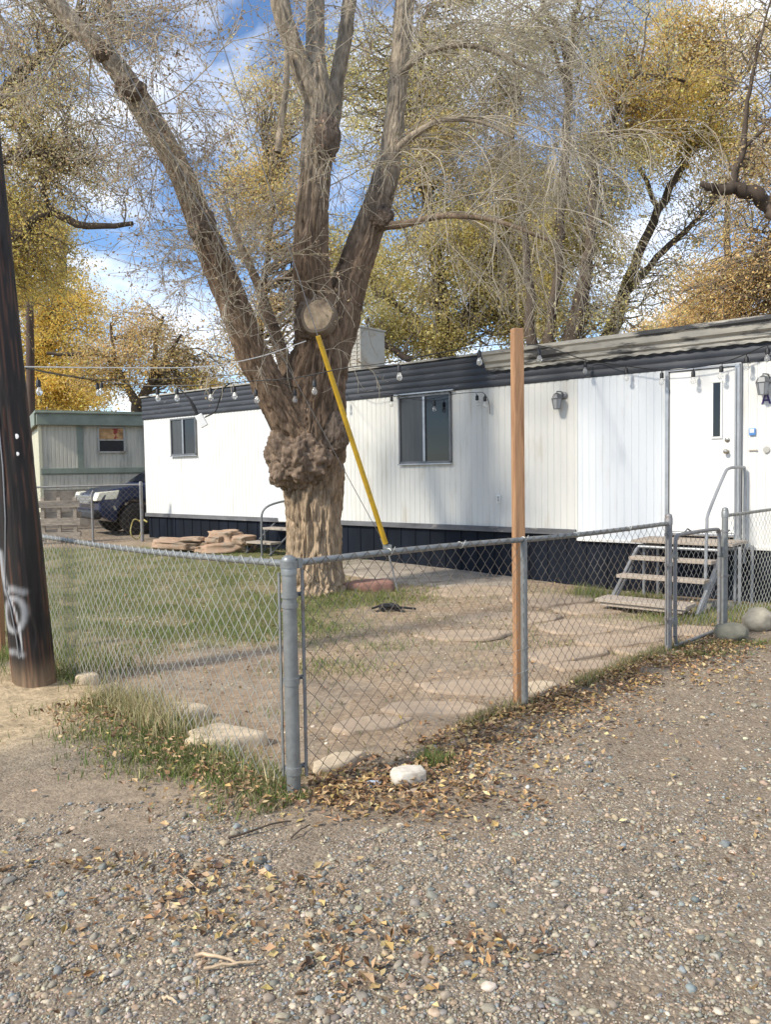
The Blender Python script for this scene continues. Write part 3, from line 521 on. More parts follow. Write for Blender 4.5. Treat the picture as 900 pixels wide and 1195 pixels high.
# ---------------------------------------------------------------- entry steps at the door
st_o = LW(12.35, 0, 0); st_o[2] = 0
def SL(s, d, z): return (s-12.35, -d, z)
steps = empty('entry_steps', st_o, HRZ, 'metal framed steps with worn wooden treads below the white door', 'steps')
b = MB(); b.box(SL(12.38, .36, .72), (1.22, .62, .035)); b.build('platform', M['tread'], steps, bevel=.006)
for (d_, z_, s_, wd, dp) in ((.93, .545, 12.38, .98, .20), (1.24, .36, 12.38, 1.02, .20), (1.62, .13, 12.33, 1.04, .34)):
    b = MB(); b.box(SL(s_, d_, z_), (wd, dp, .04))
    if dp > .3: b.box(SL(s_, d_-.0, z_-.045), (wd-.1, .28, .04))
    b.build('tread', M['tread'], steps, bevel=.006)
for s_ in (11.86, 12.88):
    b = MB(); b.tube([SL(s_, .05, .64), SL(s_, .60, .66), SL(s_, .72, .62), SL(s_, 1.55, .03)], .021, 8); b.tube([SL(s_, .85, .42), SL(s_, 1.42, .02)], .016, 8); b.build('stringer', M['pipe'], steps, smooth=True)
b = MB(); b.tube([SL(11.86, .66, .655), SL(12.88, .66, .655)], .019, 8)
for (d_, z_) in ((.84, .525), (1.16, .34)): b.tube([SL(11.86, d_, z_), SL(12.88, d_, z_)], .015, 8)
for s_ in (11.9, 12.86):
    for d_ in (.12, .58): b.tube([SL(s_, d_, -.08), SL(s_, d_, .70)], .018, 8)
b.build('frame', M['pipe'], steps, smooth=True)
b = MB(); b.tube([SL(*q) for q in curve([(12.86, 1.22, -.03), (12.85, 1.16, .6), (12.84, 1.10, .98), (12.82, .98, 1.12), (12.84, .5, 1.54), (12.86, .40, 1.61), (12.90, .28, 1.625), (12.93, .12, 1.62), (12.95, .07, 1.56), (12.95, .07, 1.0), (12.95, .07, .45)], 4)], .019, 8); b.build('handrail', M['pipe'], steps, smooth=True)
b = MB(); b.tube([SL(13.05, .1, -.08), SL(13.05, .1, .68)], .02, 8); b.tube([SL(13.05, .6, -.08), SL(13.05, .6, .62), SL(13.02, .5, .68)], .02, 8); b.build('side_post', M['pipe'], steps, smooth=True)
# second steps beyond the trunk
q0 = G(309, 646); s2 = empty('garden_steps', q0, HRZ, 'low grey wooden steps with bent metal rail beside the rock pile', 'steps')
b = MB(); b.box((.0, -.1, .22), (.85, .26, .04)); b.build('tread', M['grey_wood'], s2, bevel=.005); b = MB(); b.box((.25, .22, .46), (.8, .26, .04)); b.build('tread', M['grey_wood'], s2, bevel=.005)
b = MB(); b.box((.45, .5, .64), (.8, .4, .12)); b.build('landing', M['plastic'], s2, bevel=.02)
for x_ in (-.32, .35): b = MB(); b.tube([(x_, -.15, -.05), (x_, -.15, .2)], .02, 6); b.tube([(x_+.1, .2, -.05), (x_+.1, .2, .44)], .02, 6); b.tube([(x_, -.2, 0), (x_+.15, .5, .6)], .018, 6); b.build('leg', M['alu_dark'], s2)
b = MB(); b.tube(curve([(.27, -.3, -.05), (.27, -.3, .55), (.30, -.25, .85), (.5, .0, .98), (.8, .3, 1.0)], 5), .02, 8); b.build('handrail', M['alu_dark'], s2, smooth=True)
# ---------------------------------------------------------------- chain link fences
def mesh_run(name, o, dr, s0, s1, z0f, z1f, m, root, pitch=.050, r=.0023, off=.02, ns=4):
    nrm = np.array([dr[1], -dr[0], 0]); d3 = np.array([dr[0], dr[1], 0]); nw = int((s1-s0)/pitch); K = int((z1f(s0)-z0f(s0))/pitch)+1
    S = s0+pitch*(np.arange(nw)[:, None]+((np.arange(K)[None]+np.arange(nw)[:, None]) % 2)); S = S+rng.normal(size=S.shape)*.0015
    Z0 = np.vectorize(z0f)(S); Z1 = np.vectorize(z1f)(S); t = (np.arange(K)/(K-1))[None]; Z = Z0*(1-t)+Z1*t+rng.normal(size=S.shape)*.001
    side = np.where(((np.arange(K)[None]+np.arange(nw)[:, None]) % 2) == 1, 1, -1)*.0022
    bow = .012*np.sin(S*2.1)*np.sin(t*3.1)
    Pt = np.array([o[0], o[1], 0])+S[..., None]*d3+(off+side+bow)[..., None]*nrm; Pt[..., 2] = Z
    V, Q = tubes(Pt, np.full(S.shape, r), ns); inv = np.array(root.location); c, s_ = math.cos(-root.rotation_euler[2]), math.sin(-root.rotation_euler[2]); V = V-inv; V = np.stack([V[:, 0]*c-V[:, 1]*s_, V[:, 0]*s_+V[:, 1]*c, V[:, 2]], 1)
    return mesh_np(name, V, [Q], m, root)
def post(b, x, z0, z1, r, dome=True):
    pr = [(r*.98, z0), (r, z0+.02), (r, z1-.10)]
    if dome: pr += [(r*1.12, z1-.10), (r*1.14, z1-.045), (r*1.02, z1-.040), (r*1.05, z1-.03), (r*.9, z1-.012), (r*.5, z1-.002), (.001, z1)]
    else: pr += [(r, z1), (.001, z1)]
    b.lathe(pr, 20, (x, 0, 0))
def band(b, x, z, r, sx):
    b.lathe([(r+.001, z-.012), (r+.006, z-.011), (r+.006, z+.011), (r+.001, z+.012)], 20, (x, 0, 0)); b.box((x+sx*(r+.018), 0, z), (.045, .010, .022)); b.box((x+sx*(r+.022), -.012, z), (.012, .03, .012))
frz = math.atan2(FD[1], FD[0])
fr = empty('chain_link_fence', (C0[0], C0[1], 0), frz, 'galvanised chain link fence run from the thick corner post to the gate', 'fence', 'chain link fence runs')
zr = lambda s: 1.19-.012*min(s, 4.3)+.008*math.sin(s*1.7)
b = MB(); post(b, 0, -.08, 1.235, .0365); b.build('corner_post', M['galv'], fr, smooth=True)
b = MB(); post(b, 2.034, -.08, 1.165, .024, False); b.build('line_post', M['galv'], fr, smooth=True)
b = MB(); post(b, 4.235, -.08, 1.235, .031); b.build('gate_post', M['galv_old'], fr, smooth=True)
b = MB(); b.tube([(s, 0, zr(s)) for s in np.linspace(.05, 4.2, 24)], .0185, 12); b.build('top_rail', M['galv'], fr, smooth=True)
b = MB(); b.lathe([(.038, 1.17), (.045, 1.171), (.045, 1.205), (.038, 1.206)], 20); b.box((.055, 0, 1.19), (.03, .05, .05)); b.build('rail_cup', M['galv'], fr, smooth=True)
for z_ in (1.03, .60, .14): b = MB(); band(b, 0, z_, .0365, 1); b.build('band', M['galv'], fr, smooth=True)
for z_ in (.3, .78, 1.05): b = MB(); band(b, 4.235, z_, .031, -1); b.build('band', M['galv_old'], fr, smooth=True)
b = MB(); b.box((.075, -.012, .62), (.018, .006, 1.08)); b.build('tension_bar', M['galv_old'], fr); b = MB(); b.box((4.17, -.012, .6), (.018, .006, 1.06)); b.build('tension_bar', M['galv_old'], fr)
b = MB()
for s_ in (.72, 1.35, 2.03, 2.7, 3.5):
    b = MB(); b.lathe([(.021, -.003), (.024, 0), (.021, .003)], 10, (s_, 0, zr(s_)), Matrix.Rotation(math.radians(80), 4, 'Y')); b.tube([(s_, -.02, zr(s_)-.01), (s_+.02, -.03, zr(s_)+.03)], .002, 4); b.build('tie_wire', M['wire'], fr)
for z_ in (.26, .42):
    b = MB(); b.tube([(2.0, -.03, z_), (2.034, -.03, z_+.01), (2.07, -.02, z_-.003), (1.9, .02, z_-.02), (1.8, .02, z_)], .002, 4); b.build('tie_wire', M['wire'], fr)
GH = lambda o, dr, ex=.0: (lambda s: float(height(o[0]+dr[0]*s, o[1]+dr[1]*s))+.02+ex)
mesh_run('wire_mesh', C0, FD, .08, 4.18, GH(C0, FD), lambda s: zr(s)+.022, M['wire_old'], fr)
lrz = math.atan2(_L2[1], _L2[0])
fl = empty('chain_link_fence', (C0[0], C0[1], 0), lrz, 'sagging chain link fence run between the corner post and the utility pole', 'fence', 'chain link fence runs')
LN = float(np.linalg.norm(LE-C0)); zl = lambda s: 1.19-.055*s/3.5-.02*math.sin(s/3.5*math.pi)
b = MB(); b.tube([(s, 0, zl(s)) for s in np.linspace(.05, LN+.1, 20)], .0185, 12); b.build('top_rail', M['galv'], fl, smooth=True)
for z_ in (.98, .585, .125): b = MB(); band(b, 0, z_, .0365, 1); b.build('band', M['galv'], fl, smooth=True)
b = MB(); b.box((.075, .012, .61), (.018, .006, 1.06)); b.build('tension_bar', M['galv'], fl)
mesh_run('wire_mesh', C0, _L2, .08, LN+.25, GH(C0, _L2), lambda s: zl(s)+.03, M['wire'], fl, off=-.02)
f3 = empty('chain_link_fence', (C0[0]+FD[0]*5.477, C0[1]+FD[1]*5.477, 0), frz, 'chain link fence run starting right of the gate and leaving the picture', 'fence', 'chain link fence runs')
b = MB(); post(b, 0, -.1, 1.235, .031); b.build('gate_post', M['galv'], f3, smooth=True)
b = MB(); b.tube([(.03, 0, 1.15), (3.2, 0, 1.16)], .0175, 12); b.build('top_rail', M['galv'], f3, smooth=True)
b = MB(); post(b, 2.9, -.1, 1.17, .024, False); b.build('line_post', M['galv'], f3, smooth=True)
for z_ in (1.0, .55, .75): b = MB(); band(b, 0, z_, .031, 1); b.build('band', M['galv_old'], f3, smooth=True)
C3 = C0+FD*5.477; mesh_run('wire_mesh', C3, FD, .06, 3.1, GH(C3, FD), lambda s: 1.17, M['wire'], f3)
gt = empty('fence_gate', (C0[0]+FD[0]*4.37, C0[1]+FD[1]*4.37, 0), frz, 'narrow chain link gate with rounded pipe frame between the two gate posts', 'gate')
gp = curve([(.0, 0, .12), (.0, 0, .93), (.03, 0, 1.0), (.10, 0, 1.03), (.86, 0, 1.03), (.94, 0, 1.0), (.97, 0, .92), (.97, 0, .12), (.94, 0, .06), (.86, 0, .03), (.10, 0, .03), (.03, 0, .05), (0, 0, .12)], 4)
b = MB(); b.tube(gp, .0185, 10, False); b.build('frame', M['galv_old'], gt, smooth=True)
for z_ in (.25, .85): b = MB(); b.box((-.05, 0, z_), (.11, .03, .03)); b.lathe([(.022, z_-.03), (.024, z_-.03), (.024, z_+.03), (.022, z_+.03)], 12); b.build('hinge', M['galv'], gt)
b = MB(); b.box((1.02, -.01, .78), (.16, .03, .03)); b.box((1.0, -.03, .80), (.02, .05, .10)); b.build('latch', M['galv'], gt); b = MB(); b.tube([(.2, 0, 1.05), (.25, 0, 1.075), (.32, 0, 1.05)], .008, 6); b.build('wire_loop', M['galv'], gt)
mesh_run('wire_mesh', C0+FD*4.37, FD, .02, .95, lambda s: .05, lambda s: 1.02, M['galv_old'], gt, off=.0)
# back fence by the car
B0 = G(60, 636); B1 = G(166, 632); bd = (B1-B0)[:2]; BL = float(np.linalg.norm(bd)); bd = bd/BL; brz = math.atan2(bd[1], bd[0]); bz = B0[2]
fb = empty('chain_link_fence', (B0[0], B0[1], 0), brz, 'distant chain link fence in front of the dark car', 'fence', 'chain link fence runs')
b = MB(); b.tube([(-1.6, 0, bz+1.22), (BL, 0, bz+1.25)], .02, 8); b.build('top_rail', M['galv_old'], fb)
b = MB(); b.tube([(.86, -.08, bz-.1), (.86, -.08, bz+1.05), (.90, -.08, bz+1.14)], .024, 10); b.build('white_post', M['galv_old'], fb, smooth=True)
b = MB(); post(b, BL, bz-.1, bz+1.32, .036); b.build('end_post', M['galv_old'], fb, smooth=True)
mesh_run('wire_mesh', B0[:2], bd, -1.5, BL-.02, GH(B0[:2], bd), lambda s: bz+1.22, M['wire_old'], fb, pitch=.06, r=.0028, ns=3)
hz_ = G(163, 629); b = MB(); b.tube([(.20*math.cos(a)*.6, .0+.04*math.sin(3*a), .24+.22*math.sin(a)) for a in np.linspace(0, 2*math.pi*2.9, 60)], .014, 6); b.tube([(.08, 0, .42), (.2, -.05, .44), (.28, -.1, .40)], .02, 6)
ho = b.build('garden_hose', M['hose'], None, smooth=True); ho.location = tuple(hz_+np.array([0, -.25, 0])); tag(ho, 'coiled yellowish garden hose standing by the end post of the back fence', 'hose')
# cedar post
pw = empty('wooden_post', P(606.8, 822, 5.47)*np.array([1, 1, 0]), math.radians(18), 'tall square reddish wooden post standing behind the fence line post', 'post')
b = MB(); b.box((0, 0, 1.265), (.075, .06, 2.69)); b.build('shaft', M['post_wood'], pw, bevel=.004)
# ---------------------------------------------------------------- utility pole, guy wires
pb = G(40, 795)
pa = P(40, 795, pb[1]); pc = P(-10, 300, pb[1]); dirp = (pc-pa)/np.linalg.norm(pc-pa); base = pa-dirp*.25
K = 330; TH = 72; lz = np.linspace(0, 12.8, K); up_ = dirp; ux = np.cross(up_, [0, 1, 0]); ux /= np.linalg.norm(ux); uy = np.cross(up_, ux)
lz = np.concatenate([np.linspace(0, 4.2, 270), np.linspace(4.25, 12.8, 60)]); th = 2*np.pi*np.arange(TH)/TH
ZZ, TT = np.meshgrid(lz, th, indexing='ij'); rr = .158-.0035*ZZ
g_ = fbm(TT*9, ZZ*1.1, 0, 3, 4); ck = np.abs(vn(np.cos(TT)*7+20, np.sin(TT)*7+20, ZZ*.7, 8)-.5); rr = rr-.016*sst(.06, .0, ck)*sst(.2, .6, vn(TT*3, ZZ*.8, 0, 5))+.004*(g_-.5)
Vp = base+ZZ[..., None]*up_+(rr*np.cos(TT))[..., None]*ux+(rr*np.sin(TT))[..., None]*uy
cb = np.array([.015, .011, .009])*(.5+1.0*g_[..., None]); red = fbm(TT*12, ZZ*2.2, 0, 66, 3); cb = cb+np.array([.075, .028, .013])*(sst(.58, .72, red)*.9)[..., None]
cb = cb+np.array([.22, .15, .09])*(sst(.55, .25, ZZ+.1*g_)*.9)[..., None]*(.5+g_[..., None])
# sprayed paint: image-plane sketch turned into pole coordinates (height above base, sideways metres)
hx = (Vp-base)@ux*np.sign(np.dot(ux, [1, 0, 0])); front = ((Vp-base)@np.array([0, -1., 0])) > -.02
sp = np.zeros_like(ZZ)
def stroke(pts, wd, s_):
    global sp
    pts = [np.array(q) for q in pts]
    for a, c in zip(pts[:-1], pts[1:]):
        dv = c-a; t = np.clip(((hx-a[0])*dv[0]+(ZZ-a[1])*dv[1])/(dv@dv+1e-9), 0, 1); ds = np.hypot(hx-a[0]-t*dv[0], ZZ-a[1]-t*dv[1]); sp = np.maximum(sp, s_*sst(wd*1.35, wd*.1, ds))
hl = lambda px, py: (((px-(40-(795-py)*.101))*pb[1]/920), .25+(795-py)*pb[1]/920)
stroke([hl(7, 640), hl(10, 665), hl(17, 685)], .035, .75); stroke([hl(14, 682), hl(24, 681), hl(37, 686)], .032, .5)
ov = [hl(26+12.5*math.cos(a), 711+19*math.sin(a)) for a in np.linspace(0, 2*math.pi, 16)]; stroke(ov, .028, .62); stroke([hl(21, 690), hl(28, 708), hl(34, 730), hl(35, 760)], .009, .9); stroke([hl(18, 755), hl(27, 754), hl(36, 758)], .03, .45)
sp = sp*front*(.75+.5*(g_-.5)); cb = cb*(1-sp[..., None])+np.array([.62, .63, .64])*sp[..., None]
bk = sst(.13, .10, np.hypot((hx-hl(26, 711)[0])*1.6, ZZ-hl(26, 711)[1])-.08)
i = np.arange(len(lz)*TH).reshape(len(lz), TH); Qp = np.stack([i[:-1], np.roll(i[:-1], -1, 1), np.roll(i[1:], -1, 1), i[1:]], -1).reshape(-1, 4)
up = empty('utility_pole', base, 0, 'thick dark tarred utility pole with white spray paint near its foot', 'utility pole')
mesh_np('pole_shaft', Vp.reshape(-1, 3)-base, [Qp], mat('tarred_wood', attr=True, rough=.6, bump=.004, bscale=8, stretch=(9, 9, .8), var=.4, vscale=3, spec=.4), up, col=cb.reshape(-1, 3))
def onpole(px, py, e=.0):
    h_ = (795-py)*pb[1]/920+.25; r_ = .158-.0035*h_; sx = (px-(40-(795-py)*.101))*pb[1]/920; return base+up_*h_+np.array([sx, -math.sqrt(max(r_*r_-sx*sx, 0))-e, 0])-base
for (px, py, r_) in ((26, 507, .021), (27.5, 527, .016)):
    b = MB(); b.lathe([(.001, 0), (r_, 0), (r_*.9, .006), (.001, .008)], 12, tuple(onpole(px, py, -.004)), RX); b.build('metal_tag', M['plastic'], up)
b = MB(); b.tube([onpole(x_, y_, .006) for x_, y_ in ((-8, 300), (0, 430), (8, 480), (14, 540), (17, 600), (15, 680), (22, 700), (30, 740), (33, 762))], .005, 6); b.build('ground_wire', M['steelwire'], up)
q0 = G(1, 765); pw2 = empty('wooden_stub', q0, 0, 'pale wooden stub standing behind the dark utility pole at the left edge', 'post'); b = MB(); b.box((-.03, 0, .42), (.11, .09, .95)); b.build('shaft', M['post_wood'], pw2, bevel=.004)
gA = P(450, 634, 10.52); gB = P(371, 392, 9.53); an = G(467, 692)
gy = empty('guy_wire', an, 0, 'steel guy wire anchored in the yard with a long yellow plastic guard', 'guy wire')
b = MB(); b.tube([gA-an, gB-an], [.036, .030], 12); b.build('wire_guard', M['yellow'], gy, smooth=True)
b = MB(); b.tube([P(452, 641, 10.54)-an, gB+(gB-gA)*3.0-an], .006, 6); b.build('cable', M['steelwire'], gy)
b = MB(); b.tube([(0, 0, -.1), P(452, 640, 10.54)-an], .012, 8); b.build('anchor_rod', M['galv_old'], gy); b = MB(); ce = P(452, 638, 10.53)-an
b.tube([ce+np.array([-.08, 0, .12]), ce+np.array([-.03, 0, -.02]), ce+np.array([.06, 0, -.04]), ce+np.array([.02, 0, .03])], .017, 8); b.box(tuple(ce), (.12, .04, .05)); b.build('clamp', M['galv'], gy)
aA = P(445, 628, 10.5); aB = P(355, 463, 9.5)
b = MB(); b.tube([aA, aB+(aB-aA)*2.4], .005, 5); g2 = b.build('thin_guy_wire', M['steelwire']); tag(g2, 'thin bare guy cable crossing the trunk below the yellow guard', 'cable')
b = MB(); b.tube(curve([P(24, 428, 6.5), P(130, 429, 8), P(235, 428, 9.3), P(300, 417, 9.8), P(357, 398, 10.0)], 6), .006, 5); tag(b.build('pale_cable', M['plastic']), 'pale cable strung from the utility pole to the big tree trunk', 'cable')
b = MB(); b.tube([G(37, 620)*0+P(37, 600, 25), P(34, 352, 25)], [.14, .12], 12); o = b.build('utility_pole', mat('brown_pole_wood', (.085, .055, .04), .85, var=.4, vscale=3, stretch=(5, 5, .5)), None, smooth=True); tag(o, 'thin distant brown wooden pole rising behind the green trimmed trailer', 'utility pole')
# ---------------------------------------------------------------- string lights
def bulbs(root, lst, o):
    for (x_, y_, z_) in lst:
        p = np.array((x_, y_, z_))-o; tl = rng.normal(size=2)*.012
        s_ = MB(); s_.tube([p+np.array([0, 0, .0]), p+np.array([tl[0]*.4, tl[1]*.4, -.035])], .006, 5); s_.lathe([(.001, .0), (.016, -.0), (.024, -.014), (.026, -.07), (.020, -.076), (.001, -.076)], 10, tuple(p+np.array([tl[0]*.6, tl[1]*.6, -.03])))
        so_ = s_.build('bulb_socket', M['black'], root, smooth=True)
        g_ = MB(); g_.lathe([(.014, -.0), (.017, -.012), (.030, -.038), (.034, -.055), (.028, -.076), (.012, -.090), (.001, -.092)], 12, tuple(p+np.array([tl[0], tl[1], -.104]))); g_.build('bulb', M['bulb'], so_, smooth=True)
def strand(label, pts, bl, r=.0065, grp='string lights', plug=None):
    o = np.array(pts[0]); root = empty('string_lights', o, 0, label, 'string lights', grp); b = MB(); b.tube(curve([np.array(p)-o for p in pts], 7), r, 5); b.build('cable', M['black'], root); bulbs(root, bl, o); return root, o
wl = lambda x, y: TW(x, y, .16)
ptsA = [P(26, 428, 6.6), P(60, 436, 9.5), P(112, 444, 10.6), P(170, 450, 10.4), P(205, 450, 10.3), P(245, 449, 10.1), P(290, 445, 9.8), P(345, 441, 9.4), P(400, 430, 9.0), P(465, 421, 8.7), P(561, 404, 9.0), P(628, 403, 9.8), wl(684, 420), wl(731, 427), wl(773, 432), wl(810, 429), wl(844, 423), wl(872, 413), wl(900, 402), wl(940, 398)]
blA = [P(43, 440, 8.4), P(112, 445, 10.6), P(183, 451, 10.4), P(206, 451, 10.3), P(245, 450, 10.1), P(272, 448, 9.95), P(297, 452, 9.6), P(367, 441, 9.2), P(465, 423, 8.7), P(560, 406, 9.0), P(629, 404, 9.8), wl(684, 420), wl(731, 427), wl(773, 432), wl(810, 430), wl(844, 424), wl(872, 413), wl(897, 403)]
ra, oa = strand('long black string of clear bulbs from the pole past the trunk to the porch eave', ptsA, blA)
ptsB = [P(30, 430, 6.7), P(119, 443, 11.2), P(200, 442, 11), P(300, 437, 10.6), P(344, 452, 10.0), wl(402, 461), wl(430, 462), wl(456, 459), wl(490, 467), wl(530, 460), wl(555, 458), wl(565, 459), wl(571, 470), wl(572, 483)]
blB = [P(119, 444, 11.2), P(344, 452, 10.0), wl(401, 462), wl(458, 461), wl(507, 466), wl(556, 459), wl(566, 460)]
strand('thinner string of small bulbs sagging across the larger window', ptsB, blB, .005)
b = MB(); b.tube(curve([P(272, 446, 9.95), P(262, 452, 10), P(256, 466, 10.1), P(251, 480, 10.15), P(239, 487, 10.2)], 5), .009, 6); q_ = P(235, 491, 10.2)
b.tube([P(230, 484, 10.2), P(226, 475, 10.2), P(221, 466, 10.2), P(208, 452, 10.3)], [.02, .026, .016, .006], 8); ex = b.build('extension_lead', M['black'], None, smooth=True); tag(ex, 'black extension lead with plug dangling from the string lights near the small window', 'extension lead')
b = MB(); b.box(tuple(q_), (.10, .04, .17), Matrix.Rotation(math.radians(-28), 3, 'Y')); ad_ = b.build('plug_adapter', M['plastic'], None, bevel=.008); tag(ad_, 'white plug adapter hanging beside the small window on the black lead', 'adapter')
# ---------------------------------------------------------------- green trimmed trailer
A0 = P(48, 560, 21.5); A1 = P(168, 560, 22.75); gd = (A1-A0); gd[2] = 0; gd /= np.linalg.norm(gd); A0[2] = 0
gh = empty('trailer_home', A0, math.atan2(gd[1], gd[0]), 'grey cream trailer home with sage green trim behind the dark car', 'mobile home')
b = MB(); b.box((5, 1.8, 1.75), (9.98, 3.58, 3.0)); b.build('wall_core', M['sage_end'], gh)
def gs(z0, z1, d, s0, s1, m, nm='wall_siding'):
    b = MB(); xs = []; x = s0
    while x < s1: xs += [(x, 0), (x+.07, 0), (x+.078, .008), (x+.092, .008)]; x += .1
    xs.append((s1, 0)); v = []
    for a, dy in xs: v += [(a, -d+dy, z0), (a, -d+dy, z1)]
    b.add(v, [(2*i, 2*i+2, 2*i+3, 2*i+1) for i in range(len(xs)-1)]); return b.build(nm, m, gh)
gs(1.86, 3.05, .02, 0, 10, M['sage']); gs(1.27, 1.72, .03, 0, 10, M['sage'])
b = MB(); b.box((5, .0, .66), (9.96, .05, 1.18)); b.build('skirting', M['conc'], gh)
b = MB(); b.box((5, -.04, 1.79), (10.02, .07, .15)); b.box((5, -.03, 1.70), (10.02, .05, .03)); b.build('belt_trim', M['green_trim'], gh, bevel=.008)
for s_ in (1.02, 2.82, 4.6, 6.4): b = MB(); b.box((s_, -.033, 2.46), (.16, .04, 1.18)); b.build('trim_strip', M['green_trim'], gh)
b = MB(); b.box((5, -.10, 3.20), (10.16, .28, .33)); b.box((5, -.14, 3.37), (10.24, .34, .05)); b.box((-.11, 1.8, 3.2), (.05, 3.7, .34)); b.build('fascia', M['green_trim'], gh, bevel=.012)
b = MB(); b.box((5, 1.85, 3.40), (10.2, 3.9, .08)); b.build('roof', M['green_trim'], gh)
b = MB(); b.box((.0, -.02, 1.75), (.08, .06, 2.6)); b.build('corner_trim', M['sage_end'], gh)
f = MB(); sx0, sx1, zz0, zz1 = 1.50, 2.20, 2.30, 2.99
for (cx, cz, dx, dz) in (((sx0+sx1)/2, zz0, .74, .05), ((sx0+sx1)/2, zz1, .74, .05), (sx0, (zz0+zz1)/2, .05, .7), (sx1, (zz0+zz1)/2, .05, .7), ((sx0+sx1)/2, 2.64, .7, .035)): f.box((cx, -.05, cz), (dx, .05, dz))
wf = f.build('window', M['cooler'], gh); p = MB(); p.box((1.85, -.036, 2.81), (.66, .02, .32)); p.build('curtain', M['curt'], wf); p = MB(); p.box((1.85, -.036, 2.47), (.66, .02, .31)); p.build('pane', M['glass'], wf)
# ---------------------------------------------------------------- dark blue car
ch = np.array([-.80, -.60]); cf = P(111, 600, 18.2); cz = float(height(cf[0], cf[1]))
car = empty('parked_car', (cf[0], cf[1], cz), math.atan2(-ch[1], -ch[0]), 'dark navy car nosing out behind the end of the white mobile home', 'car')
# local x runs from nose to tail, driver side (seen) is y<0
def arch(cx, r=.46, cz_=.39, n=10): return [(cx+r*math.cos(a), max(cz_+r*math.sin(a), .30)) for a in np.linspace(-.15, math.pi+.15, n)]
top = [(4.7, .55), (4.72, .95), (4.6, 1.18), (1.35, 1.22), (.9, 1.19), (.35, 1.12), (.08, 1.03), (.0, .90), (.0, .62), (.05, .46)]
low = [(.30, .34)]+arch(.98)[::-1]+arch(3.75)[::-1]+[(4.6, .34)]
b = MB(); b.prism(top+low, -.0, 1.84); b.v = [(x+.10*((y-.92)/.92)**2*(1 if x < .5 else 0), y, z) for x, y, z in b.v]; b.build('body', M['car'], car, bevel=.07, seg=4)
b = MB(); b.add([(1.25, .14, 1.2), (1.25, 1.70, 1.2), (4.6, 1.70, 1.16), (4.6, .14, 1.16), (2.1, .30, 1.74), (2.1, 1.54, 1.74), (4.0, 1.54, 1.76), (4.0, .30, 1.76)], [(0, 1, 5, 4), (1, 2, 6, 5), (2, 3, 7, 6), (3, 0, 4, 7), (4, 5, 6, 7), (0, 3, 2, 1)]); b.build('cabin', M['car'], car, bevel=.05, seg=3)
b = MB(); b.add([(1.36, .26, 1.26), (1.36, 1.58, 1.26), (2.03, 1.48, 1.70), (2.03, .36, 1.70)], [(0, 1, 2, 3)]); b.v = [(x-.03, y, z+.02) for x, y, z in b.v]; b.build('windscreen', M['glass'], car)
b = MB(); b.tube([(1.32, .4, 1.26), (1.5, .9, 1.36)], .01, 4); b.build('wiper', M['black'], car); b = MB(); b.tube([(1.32, 1.0, 1.26), (1.5, 1.4, 1.36)], .01, 4); b.build('wiper', M['black'], car)
for yy in (-.012, 1.50):
    b = MB(); b.add([(.02, yy+.02, .84), (.10, yy+.02, 1.04), (.58, yy, 1.09), (.50, yy, .88), (.02, yy+.34, .84), (.10, yy+.34, 1.04), (.5, yy+.36, 1.08), (.5, yy+.36, .88)], [(0, 1, 2, 3), (4, 7, 6, 5), (0, 4, 5, 1), (1, 5, 6, 2), (2, 6, 7, 3), (3, 7, 4, 0)]); b.build('headlight', M['lamp_glass'], car, bevel=.02)
b = MB(); b.box((.0, .92, .87), (.03, 1.1, .2))
for z_ in (.80, .87, .94): b.box((-.02, .92, z_), (.05, 1.1, .03))
b.build('grille', M['chrome'], car); b = MB(); b.box((.06, .92, .52), (.22, 1.76, .22)); b.build('bumper', M['black'], car, bevel=.06, seg=3)
b = MB(); b.tube([(.42, -.01, .72), (.46, -.02, .62)], .035, 8); b.build('fog_lamp', M['chrome'], car)
for cx in (.98, 3.75):
    for yy, sg in ((.10, -1), (1.74, 1)):
        Mr = Matrix.Rotation(math.radians(90*(-sg)), 4, 'X') @ Matrix.Rotation(0, 4, 'Z')
        ty = MB(); ty.lathe([(.22, -.11), (.34, -.115), (.385, -.09), (.39, 0), (.385, .09), (.34, .115), (.22, .11)], 36, (cx, yy, .39), Mr); wo = ty.build('wheel', M['tyre'], car, smooth=True)
        rm = MB(); rm.lathe([(.001, .03), (.06, .10), (.09, .06), (.17, .05), (.20, .10), (.235, .112), (.235, -.05), (.001, -.06)], 24, (cx, yy, .39), Mr)
        for q in range(6): a = q*math.pi/3; rm.box((cx+.13*math.cos(a), yy+sg*.085, .39+.13*math.sin(a)), (.04+.14*abs(math.cos(a)), .02, .04+.14*abs(math.sin(a))))
        rm.build('rim', M['rim'], wo, smooth=True)
b = MB(); b.box((1.75, -.14, 1.28), (.12, .22, .16)); b.build('mirror', M['car'], car, bevel=.03)
# ---------------------------------------------------------------- weathered pallet by the back fence
q0 = G(70, 634); pl = empty('wooden_pallet', q0, math.radians(8), 'grey weathered wooden pallet propped up by the back fence', 'pallet')
for z_ in (.12, .42, .80): b = MB(); b.box((0, -.06, z_+.05), (.88, .03, .15)); b.build('board', M['grey_wood'], pl)
for x_ in (-.33, 0, .33): b = MB(); b.box((x_, 0, .5), (.07, .09, .98)); b.build('stringer', M['grey_wood'], pl)
for z_ in (.2, .62): b = MB(); b.box((0, .06, z_), (.86, .025, .12)); b.build('back_board', M['grey_wood'], pl)
